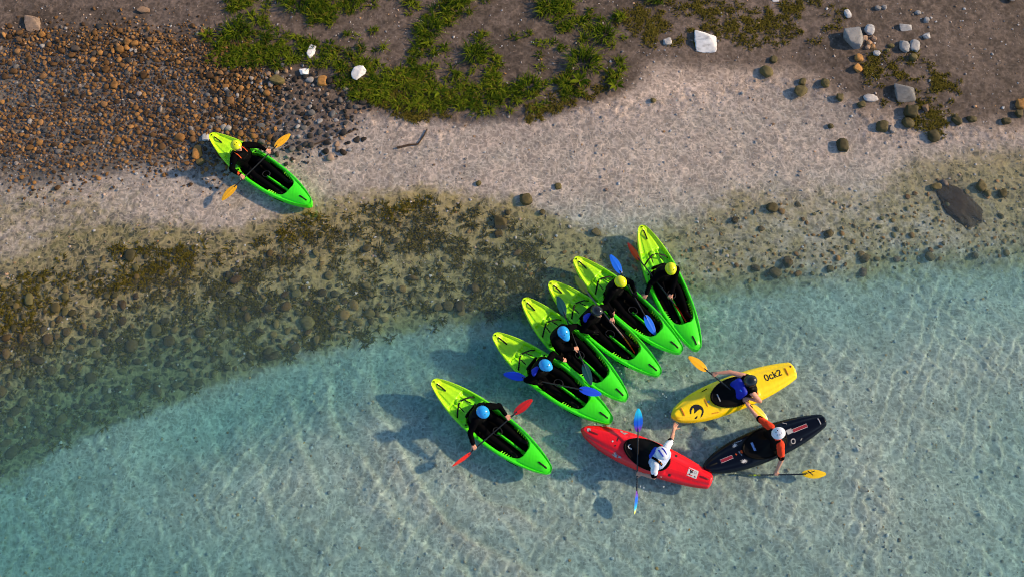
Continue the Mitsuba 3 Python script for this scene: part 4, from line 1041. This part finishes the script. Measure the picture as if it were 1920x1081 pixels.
def person(frame_i, label, s, head, hands, mats, helmet, sleeve='long', legs=True, yaw=0.0, nod=0.0, headyaw=0.0, extras=(), floor=0.07, poles=None, hz=0.86, peak=None, vents=True, tilt=0.0):
    fx, fy, ang = FRAMES[frame_i]
    M = frame(fx, fy, math.degrees(ang))
    ca_, sa_ = math.cos(ang), math.sin(ang)
    L = lambda w: np.array([(w[0] - fx) * ca_ + (w[1] - fy) * sa_, -(w[0] - fx) * sa_ + (w[1] - fy) * ca_, w[2]])
    LV = lambda w: np.array([w[0] * ca_ + w[1] * sa_, -w[0] * sa_ + w[1] * ca_, w[2]])
    k_ = thing('person', label, 'person')
    Pv = np.array([s, 0.0, floor + 0.11])
    H = np.array([head[0], head[1], hz])
    N = H - np.array([0.025 * math.cos(headyaw), 0.025 * math.sin(headyaw), 0.185]) + 0.10 * (Pv - H) * [1, 1, 0] * 0.3
    sp = unit(N - Pv)
    C = Pv + (N - Pv) * 0.66 + np.array([-0.03, 0, 0])
    B_ = Pv + (N - Pv) * 0.32
    ax = np.array([-math.sin(yaw), math.cos(yaw), 0.0]); ax = unit(ax - sp * np.dot(ax, sp))
    ax = unit(ax + np.array([0, 0, tilt]))
    sh = {+1: N - sp * 0.055 + ax * 0.19, -1: N - sp * 0.055 - ax * 0.19}
    fwd = unit(np.cross(ax, sp))
    torso = lambda g: [hullof([(Pv + ax * 0.085, 0.105 + g), (Pv - ax * 0.085, 0.105 + g), (B_ + ax * 0.07, 0.105 + g), (B_ - ax * 0.07, 0.105 + g)]),
                       hullof([(B_ + ax * 0.07, 0.105 + g), (B_ - ax * 0.07, 0.105 + g), (C + ax * 0.085, 0.110 + g), (C - ax * 0.085, 0.110 + g)]),
                       hullof([(C + ax * 0.085, 0.110 + g), (C - ax * 0.085, 0.110 + g), (sh[1] - ax * 0.03, 0.066 + g), (sh[-1] + ax * 0.03, 0.066 + g), (N - sp * 0.02, 0.060 + g)])]
    body = torso(0.0) + [bone(N - sp * 0.03, 0.058, H + [-0.005, 0, -0.05], 0.056)]
    # head
    cy_, sy_ = math.cos(headyaw), math.sin(headyaw)
    cn, sn = math.cos(nod), math.sin(nod)
    def HL(x, y, z):
        x, z = x * cn + z * sn, -x * sn + z * cn
        return H + np.array([x * cy_ - y * sy_, x * sy_ + y * cy_, z])
    body += [hullof([(HL(-0.018, 0, 0.03), 0.088), (HL(0.022, 0, 0.035), 0.080), (HL(0.035, 0.0, -0.055), 0.058), (HL(0.062, 0, -0.085), 0.030)]),
             hullof([(HL(0.098, 0, 0.012), 0.010), (HL(0.118, 0, -0.022), 0.012), (HL(0.092, 0, -0.028), 0.014)]),
             bone(HL(0.0, 0.084, 0.0), 0.020, HL(-0.004, 0.086, -0.02), 0.016), bone(HL(0.0, -0.084, 0.0), 0.020, HL(-0.004, -0.086, -0.02), 0.016),
             hullof([(HL(0.086, 0.016, -0.055), 0.009), (HL(0.086, -0.016, -0.055), 0.009)])]
    arms_cloth, wristpts = [], {}
    upper_only = []
    for side, (kind, target, axis_, glove) in hands.items():
        sg = 1 if side == 'L' else -1
        Tg = L(np.array(target))
        S = sh[sg]
        pole = (poles or {}).get(side, (-0.45, 0.75 * sg, -0.55))
        flat_dir = unit((Tg - S) * [1, 1, 0.35])
        if kind == 'open':
            a = unit(Tg - S); wr = Tg - a * 0.16; nrm = np.array([0, 0, -1.0])
        else:
            E0 = ik(S, Tg, 0.29, 0.27, pole)
            a = unit((Tg - E0) * [1, 1, 0.55])
            if axis_ is not None:
                g = LV(np.array(axis_)); a2 = a - g * np.dot(a, g)
                if np.linalg.norm(a2) > 0.15: a = unit(a * 0.45 + unit(a2) * 0.55)
            nrm = np.array([0.0, 0, -1.0]); nrm = unit(nrm - a * np.dot(a, nrm))
            wr = Tg - a * 0.088 - nrm * 0.030
        E = ik(S, wr, 0.29, 0.255, pole)
        body += [bone(S, 0.066, E, 0.046), bone(E, 0.047, wr, 0.030)] + hand_bones(wr, a, nrm, sg, 'open' if kind == 'open' else 'grip')
        if sleeve == 'long':
            arms_cloth += [bone(S, 0.084, E, 0.062), bone(E, 0.062, wr - unit(wr - E) * 0.02, 0.043)]
        elif sleeve == 'short':
            arms_cloth += [bone(S, 0.086, S + (E - S) * 0.80, 0.068)]
            upper_only.append(bone(S + (E - S) * 0.74, 0.071, S + (E - S) * 0.86, 0.067))
        wristpts[side] = (wr, a, nrm, E)
        if glove:
            gl = union([bone(wr - unit(wr - E) * 0.05, 0.036, wr, 0.031)] + hand_bones(wr, a, nrm, sg, 'grip'))
            t_ = smoothed(gl, 0.012, 2); t_.vertices += t_.vertex_normals * 0.004
            part(k_, 'glove', t_, mats['suit'], M, smooth=True)
    hips = {1: Pv + ax * 0.10, -1: Pv - ax * 0.10}
    legcloth, boots = [], []
    for sg in (1, -1):
        hp = hips[sg] * [1, 1, 1]
        if legs:
            kn = np.array([s + 0.46, 0.185 * sg, floor + 0.155]); an = np.array([0.69, 0.165 * sg, floor + 0.055]); toe = np.array([0.80, 0.175 * sg, floor + 0.15])
            body += [bone(hp, 0.085, kn, 0.056), bone(kn, 0.056, an, 0.040), bone(an, 0.036, toe, 0.030)]
            legcloth += [bone(hp, 0.098, kn, 0.068), bone(kn, 0.068, an, 0.050)]
            boots.append(union([bone(an + [-0.06, 0, 0.02], 0.052, an, 0.052), bone(an, 0.052, toe, 0.042)]))
        else:
            kn = np.array([s + 0.42, 0.13 * sg, 0.10]); body += [bone(hp, 0.08, kn, 0.055), bone(kn, 0.055, kn + [0.30, 0, -0.03], 0.045)]
    part(k_, 'body', smoothed(union(body), 0.019, 4), 'skin', M, smooth=True)
    # clothes
    jk = union(torso(0.014) + arms_cloth + [bone(N - sp * 0.03, 0.072, N + sp * 0.035, 0.066)])
    t_ = smoothed(jk, 0.026, 5)
    t_.vertices += t_.vertex_normals * (0.014 * (meshkit.fbm(t_.vertices * 16, 3, frame_i) - 0.5) * 2)[:, None]
    part(k_, 'jacket', t_, mats['top'], M, smooth=True)
    for c_ in upper_only:
        part(k_, 'cuff', tm(c_), mats.get('cuff', 'wetsuit'), M, smooth=40)
    if legs:
        t_ = smoothed(union(legcloth + [hullof([(Pv + ax * 0.085, 0.122), (Pv - ax * 0.085, 0.122)])]), 0.03, 5)
        t_.vertices += t_.vertex_normals * (0.008 * (meshkit.fbm(t_.vertices * 14, 3, 50 + frame_i) - 0.5) * 2)[:, None]
        part(k_, 'trousers', t_, 'wetsuit', M, smooth=True)
        for b_ in boots: part(k_, 'boot', smoothed(b_, 0.03, 3), 'neoprene', M, smooth=True)
    # life vest: a thick body without sleeves, shoulder straps and a chest pocket
    vest = union([hullof([(B_ + ax * 0.085 - sp * 0.02, 0.155), (B_ - ax * 0.085 - sp * 0.02, 0.155), (C + ax * 0.09, 0.165), (C - ax * 0.09, 0.165)]),
                  hullof([(C + ax * 0.09, 0.162), (C - ax * 0.09, 0.162), (sh[1] - ax * 0.075, 0.088), (sh[-1] + ax * 0.075, 0.088)])]) - bone(N, 0.088, H, 0.10)
    t_ = smoothed(vest, 0.025, 4)
    t_.vertices += t_.vertex_normals * (0.008 * (meshkit.fbm(t_.vertices * 12, 2, 80 + frame_i) - 0.5) * 2)[:, None]
    vk = part(k_, 'life_vest', t_, mats.get('vest', 'vest_fabric'), M, smooth=True)
    if 'pocket' in mats:
        pc_ = C + fwd * 0.155 - sp * 0.02
        part(vk, 'pocket', smoothed(hullof([(pc_ + ax * 0.07, 0.035), (pc_ - ax * 0.07, 0.035), (pc_ + ax * 0.06 - sp * 0.12, 0.035), (pc_ - ax * 0.06 - sp * 0.12, 0.035), (pc_ + fwd * 0.02 - sp * 0.06, 0.04)]), 0.03, 4), mats['pocket'], M, smooth=True)
    if 'shoulder' in mats:
        q_ = sh[-1] + ax * 0.02 - fwd * 0.03
        part(k_, 'shoulder_panel', smoothed(hullof([(q_ - ax * 0.05 - fwd * 0.03, 0.062), (q_ - fwd * 0.07 - sp * 0.05, 0.064), (q_ + ax * 0.06 - fwd * 0.055, 0.062)]), 0.03, 3), mats['shoulder'], M, smooth=True)
    if 'trim' in mats:
        for sg in (1, -1):
            p0 = sh[sg] - ax * 0.085 * sg + sp * 0.055
            part(vk, 'trim', tube([p0 - fwd * 0.02 + sp * 0.03, p0 + fwd * 0.10 + sp * 0.012, p0 + fwd * 0.145 - sp * 0.07], 0.011, 6), mats['trim'], M)
        if sleeve == 'long':
            wr, a, nrm, E = wristpts['R']
            e_ = wr + (E - wr) * 0.30
            part(k_, 'cuff_trim', tm(bone(e_, 0.049, wr + (E - wr) * 0.18, 0.046)), mats['trim'], M, smooth=40)
    # eyes and helmet
    for sg in (1, -1):
        part(k_, 'eye', trimesh.creation.icosphere(subdivisions=1, radius=0.011).apply_translation(HL(0.088, 0.032 * sg, 0.012)), 'decal_black', M, smooth=True)
    hel = tm(cap_shell(None, (0.142, 0.124, 0.122), 0, peak=peak)); 
    v = hel.vertices
    hel.vertices = np.array([HL(*q) for q in v + [-0.006, 0, 0.035]])
    hk = part(k_, 'helmet', hel, helmet, M, smooth=35)
    if vents:
        for vx, vy in ((0.045, 0.03), (0.045, -0.03), (0.0, 0.045), (0.0, -0.045), (-0.05, 0.03), (-0.05, -0.03))[:mats.get('vents', 6)]:
            vz = 0.122 * math.sqrt(max(0, 1 - (vx / 0.142) ** 2 - (vy / 0.124) ** 2))
            o = trimesh.creation.icosphere(subdivisions=1, radius=1.0); o.vertices = o.vertices * [0.013, 0.010, 0.006]
            o.vertices = np.array([HL(*q) for q in o.vertices + [vx - 0.006, vy, vz + 0.035]])
            part(hk, 'vent', o, mats.get('vent', 'black_rubber'), M, smooth=True)
    st = [HL(0.0, 0.110, 0.0), HL(0.03, 0.080, -0.075), HL(0.05, 0.0, -0.122), HL(0.03, -0.080, -0.075), HL(0.0, -0.110, 0.0)]
    part(hk, 'chin_strap', tube(st, 0.009, 6, 0.5), 'black_webbing', M)
    for fn in extras: fn(k_, M, dict(C=C, B=B_, N=N, H=H, ax=ax, sp=sp, fwd=fwd, sh=sh, HL=HL, w=wristpts))
    return k_

P1 = paddle('paddle with two amber orange blades held by the paddler of the lone upper left kayak', [-5.189, 10.661, 0.55], [-6.668, 9.065, 0.28], 'amber_blade', 'amber_blade')
P2 = paddle('black-shafted paddle with two red blades held across the lowest green kayak', [0.405, 4.317, 0.62], [-1.199, 2.995, 0.18], 'red_blade', 'red_blade', rollA=0.25, rollB=1.30)
P3 = paddle('paddle with two royal blue blades, held level across the leftmost kayak of the row', [-0.179, 4.912, 0.42], [1.861, 4.47, 0.44], 'blue_blade', 'blue_blade')
P4 = paddle('paddle with two dark teal blades among the row of green kayaks', [0.997, 6.680, 0.37], [1.663, 4.690, 0.36], 'teal_blade', 'teal_blade')
P5 = paddle('paddle with a pale shaft, one olive blade and one thin red blade', [1.358, 7.097, 0.46], [2.648, 5.424, 0.28], 'olive_blade', 'red_blade', 'pale_shaft', rollA=0.9, rollB=1.45)
P6 = paddle('paddle with two bright blue blades, one of them lying in a green cockpit', [2.163, 7.545, 0.62], [3.102, 5.833, 0.24], 'bright_blue_blade', 'bright_blue_blade')
P7 = paddle('paddle seen edge-on with thin red blades in the upper right green kayak', [2.555, 7.893, 0.44], [3.809, 6.146, 0.24], 'red_blade', 'red_blade', rollA=1.15, rollB=1.4)
PY = paddle('paddle with two orange yellow blades held by the paddler of the yellow kayak', [3.72, 5.252, 0.55], [5.321, 3.968, 0.25], 'amber_blade', 'yellow_blade')
PR = paddle('paddle with blades fading from cyan to violet standing across the red kayak', [2.59, 4.117, 0.62], [2.509, 2.082, 0.05], 'rainbow_blade', 'rainbow_blade', rollB=1.1)
PB = paddle('paddle with a yellow blade held level over the water below the black kayak', [4.50, 2.896, -0.24], [6.434, 2.884, 0.11], 'teal_blade', 'yellow_blade', rollA=1.5, tape=[(0.42, 0.50, 'olive_blade'), (0.52, 0.58, 'lime_shell'), (0.60, 0.66, 'olive_blade')])
part('paddle_009', 'blade_mark', tube([[6.02, 2.885, 0.115], [6.20, 2.935, 0.122]], 0.008, 6), 'decal_black')
part('paddle_009', 'blade_mark', tube([[6.06, 2.945, 0.115], [6.16, 2.845, 0.122]], 0.010, 6), 'decal_black')

def grip(sh, p, glove=False):
    t_, d = on_shaft(sh, p)
    return ('grip', t_, d, glove)
def hold(p, axis_): return ('grip', np.array(p), np.array(axis_), False)
BASE = {'top': 'wetsuit', 'suit': 'neoprene', 'vest': 'vest_fabric', 'pocket': 'vest_fabric'}
head_ang = lambda d: (math.cos(math.radians(d)), math.sin(math.radians(d)), 0)

def arm_patch(k_, M, q):
    wr, a, nrm, E = q['w']['R']
    p_ = q['sh'][-1] + (E - q['sh'][-1]) * 0.30
    part(k_, 'sleeve_patch', tm(bone(p_, 0.072, p_ + (E - q['sh'][-1]) * 0.12, 0.071)), 'bright_blue_blade', M, smooth=40)

person(0, 'person in black with orange trim and a lime helmet, alone at upper left', -0.50, (-0.45, -0.03),
       {'L': grip(P1, (-5.637, 10.209, 0.42)), 'R': grip(P1, (-6.162, 9.542, 0.42))}, {**BASE, 'trim': 'orange_trim', 'vents': 2}, 'lime_shell', extras=(arm_patch,), nod=-0.15)
person(1, 'person in black with a light blue helmet gripping a red-bladed paddle', -0.36, (-0.20, 0.02),
       {'L': grip(P2, (-0.077, 3.974, 0.42)), 'R': grip(P2, (-0.776, 3.346, 0.40))}, {**BASE, 'vents': 2, 'vent': 'decal_black'}, 'sky_blue_shell', nod=0.35)
person(2, 'person in a light blue helmet with a blue shoulder, royal blue paddle across the lap', -0.34, (-0.17, -0.03),
       {'L': hold((1.135, 5.235, 0.30), head_ang(-46)), 'R': grip(P3, (0.60, 4.74, 0.42), True)}, {**BASE, 'shoulder': 'blue_vest', 'vents': 2}, 'sky_blue_shell', peak=0.02, nod=0.1, headyaw=0.1)
person(3, 'person in a light blue helmet with a broad peak, one hand on the next kayak', -0.42, (-0.29, -0.08),
       {'L': hold((1.643, 5.867, 0.30), head_ang(-42)), 'R': grip(P4, (1.314, 5.445, 0.40))}, {**BASE, 'vents': 2}, 'sky_blue_shell', peak=0.06, nod=0.30, headyaw=-0.25)
person(4, 'person in a black helmet looking up, pale paddle shaft in the left hand', -0.38, (-0.24, -0.02),
       {'L': grip(P5, (2.106, 6.058, 0.45)), 'R': ('grip', np.array([1.83, 5.87, 0.36]), np.array(head_ang(-42)), True)}, {**BASE, 'shoulder': 'blue_vest', 'vents': 2}, 'black_shell', nod=-0.30, headyaw=-0.15)
person(5, 'person in a lime helmet, seated in the kayak with the bright blue paddle', -0.42, (-0.33, 0.05),
       {'R': hold((2.177, 6.258, 0.30), head_ang(-42)), 'L': grip(P6, (2.616, 6.622, 0.45), True)}, {**BASE, 'vents': 1}, 'lime_shell', nod=0.1)
person(6, 'person in a lime helmet at the upper right end of the row of kayaks', -0.32, (-0.16, 0.0),
       {'R': hold((2.889, 6.654, 0.30), head_ang(-44)), 'L': grip(P7, (3.476, 6.671, 0.45))}, {**BASE, 'vents': 1}, 'lime_shell', nod=0.25, headyaw=-0.3)

def blue_front(k_, M, q):
    c = q['C'] + q['fwd'] * 0.165 + q['sp'] * 0.03; ax, sp, fwd = q['ax'], q['sp'], q['fwd']
    part(k_, 'vest_panel', smoothed(hullof([(c + ax * 0.11 + sp * 0.03, 0.085), (c - ax * 0.11 + sp * 0.03, 0.085), (c + ax * 0.12 - sp * 0.16 + fwd * 0.05, 0.085), (c - ax * 0.12 - sp * 0.16 + fwd * 0.05, 0.085)]), 0.03, 4), 'blue_vest', M, smooth=True)
    part(k_, 'vest_tag', tube([c + ax * 0.05 + sp * 0.08 + fwd * 0.085, c + ax * 0.10 + sp * 0.09 + fwd * 0.075], 0.012, 6), 'bright_blue_blade', M)

def white_extras(k_, M, q):
    c = q['C'] + q['fwd'] * 0.15 - q['sp'] * 0.04; ax, sp, fwd, HL = q['ax'], q['sp'], q['fwd'], q['HL']
    part(k_, 'vest_panel', smoothed(hullof([(c + ax * 0.06, 0.075), (c - ax * 0.08, 0.075), (c - ax * 0.06 - sp * 0.14, 0.07), (c + ax * 0.06 - sp * 0.14, 0.07)]), 0.03, 4), 'royal_blue', M, smooth=True)
    s0, s1 = q['sh'][1], q['sh'][-1]
    p0 = s0 - ax * 0.07 + sp * 0.085
    part(k_, 'shoulder_strap', tube([p0 - fwd * 0.12 - sp * 0.06, p0 - fwd * 0.04 + sp * 0.004, p0 + fwd * 0.05 + sp * 0.002, p0 + fwd * 0.13 - sp * 0.05], 0.026, 8, 0.4), 'wetsuit', M)
    part(k_, 'strap_webbing', tube([p0 - fwd * 0.10 - sp * 0.035, p0 - fwd * 0.02 + sp * 0.018], 0.012, 6, 0.5), 'orange_plastic', M)
    for x_, y_ in ((0.03, 0.05), (0.03, -0.05)):
        z_ = 0.122 * math.sqrt(1 - (x_ / 0.142) ** 2 - (y_ / 0.124) ** 2)
        part(k_, 'helmet_stripe', tube([HL(x_ + 0.04, y_ * 0.8, z_ + 0.024), HL(x_ - 0.006, y_ * 0.9, z_ + 0.043), HL(x_ - 0.06, y_ * 0.9, z_ + 0.046), HL(x_ - 0.12, y_ * 0.8, z_ + 0.020)], 0.013, 6, 0.6), 'blue_vest', M)

person(7, 'person with bare arms, black helmet and blue vest front in the yellow kayak', -0.17, (-0.19, 0.0),
       {'R': grip(PY, (4.212, 4.849, 0.50)), 'L': grip(PY, (4.805, 4.304, 0.45))}, {'top': 'wetsuit', 'suit': 'neoprene', 'vest': 'vest_fabric', 'vents': 0}, 'black_shell', sleeve='none', legs=False,
       floor=0.05, hz=0.80, extras=(blue_front,), vents=False, poles={'R': (-0.6, -0.8, 0.25), 'L': (-0.9, 0.7, -0.1)}, peak=0.0, nod=0.2)
person(8, 'person in a white top with one arm stretched out from the red kayak', -0.22, (-0.23, 0.0),
       {'R': ('open', np.array([3.405, 3.890, 0.30]), None, False), 'L': grip(PR, (2.568, 2.811, 0.42))}, {'top': 'white_cloth', 'suit': 'neoprene', 'vest': 'pale_blue_cloth', 'cuff': 'wetsuit', 'vents': 3, 'vent': 'blue_vest'}, 'white_shell',
       sleeve='short', legs=False, floor=0.05, hz=0.80, yaw=-0.25, extras=(white_extras,), poles={'L': (-0.9, 0.5, -0.3), 'R': (-0.5, -0.3, -0.5)}, nod=0.1, headyaw=-0.6)
person(9, 'person in a red top and white helmet in the black kayak', -0.10, (-0.11, -0.04),
       {'R': grip(PY, (4.87, 4.26, 0.42)), 'L': grip(PB, (5.419, 2.887, 0.08))}, {'top': 'red_cloth', 'suit': 'neoprene', 'vest': 'vest_fabric', 'cuff': 'wetsuit', 'vents': 5, 'vent': 'decal_black'}, 'white_shell',
       sleeve='short', legs=False, floor=0.05, hz=0.80, nod=0.25, poles={'L': (-0.5, 0.4, 0.2), 'R': (0.3, -0.4, -0.5)})

# drops thrown up between the boats
gd = np.random.default_rng(61)
V_, F_, o_ = [], [], 0
ico = trimesh.creation.icosphere(subdivisions=1)
for cx_, cy_, rx_, ry_, n_ in ((2.75, 4.35, 0.28, 0.45, 26), (2.95, 2.60, 0.30, 0.30, 20), (2.35, 5.0, 0.22, 0.3, 14), (3.35, 4.6, 0.25, 0.25, 12)):
    for _ in range(n_):
        r_ = min(gd.gamma(2.0, 0.003) + 0.003, 0.011)
        v = ico.vertices * [r_, r_ * gd.uniform(1.0, 2.6), r_ * 0.8] + [cx_ + rx_ * gd.normal() * 0.6, cy_ + ry_ * gd.normal() * 0.6, gd.uniform(0.01, 0.22)]
        V_.append(v); F_.append(ico.faces + o_); o_ += len(v)
put('water_drops', mikit.ply((np.vstack(V_), np.vstack(F_)), 'white_foam', smooth=True))
labels['water_drops'] = {'label': 'white drops of splashed water around the red kayak', 'category': 'water drops', 'kind': 'stuff'}
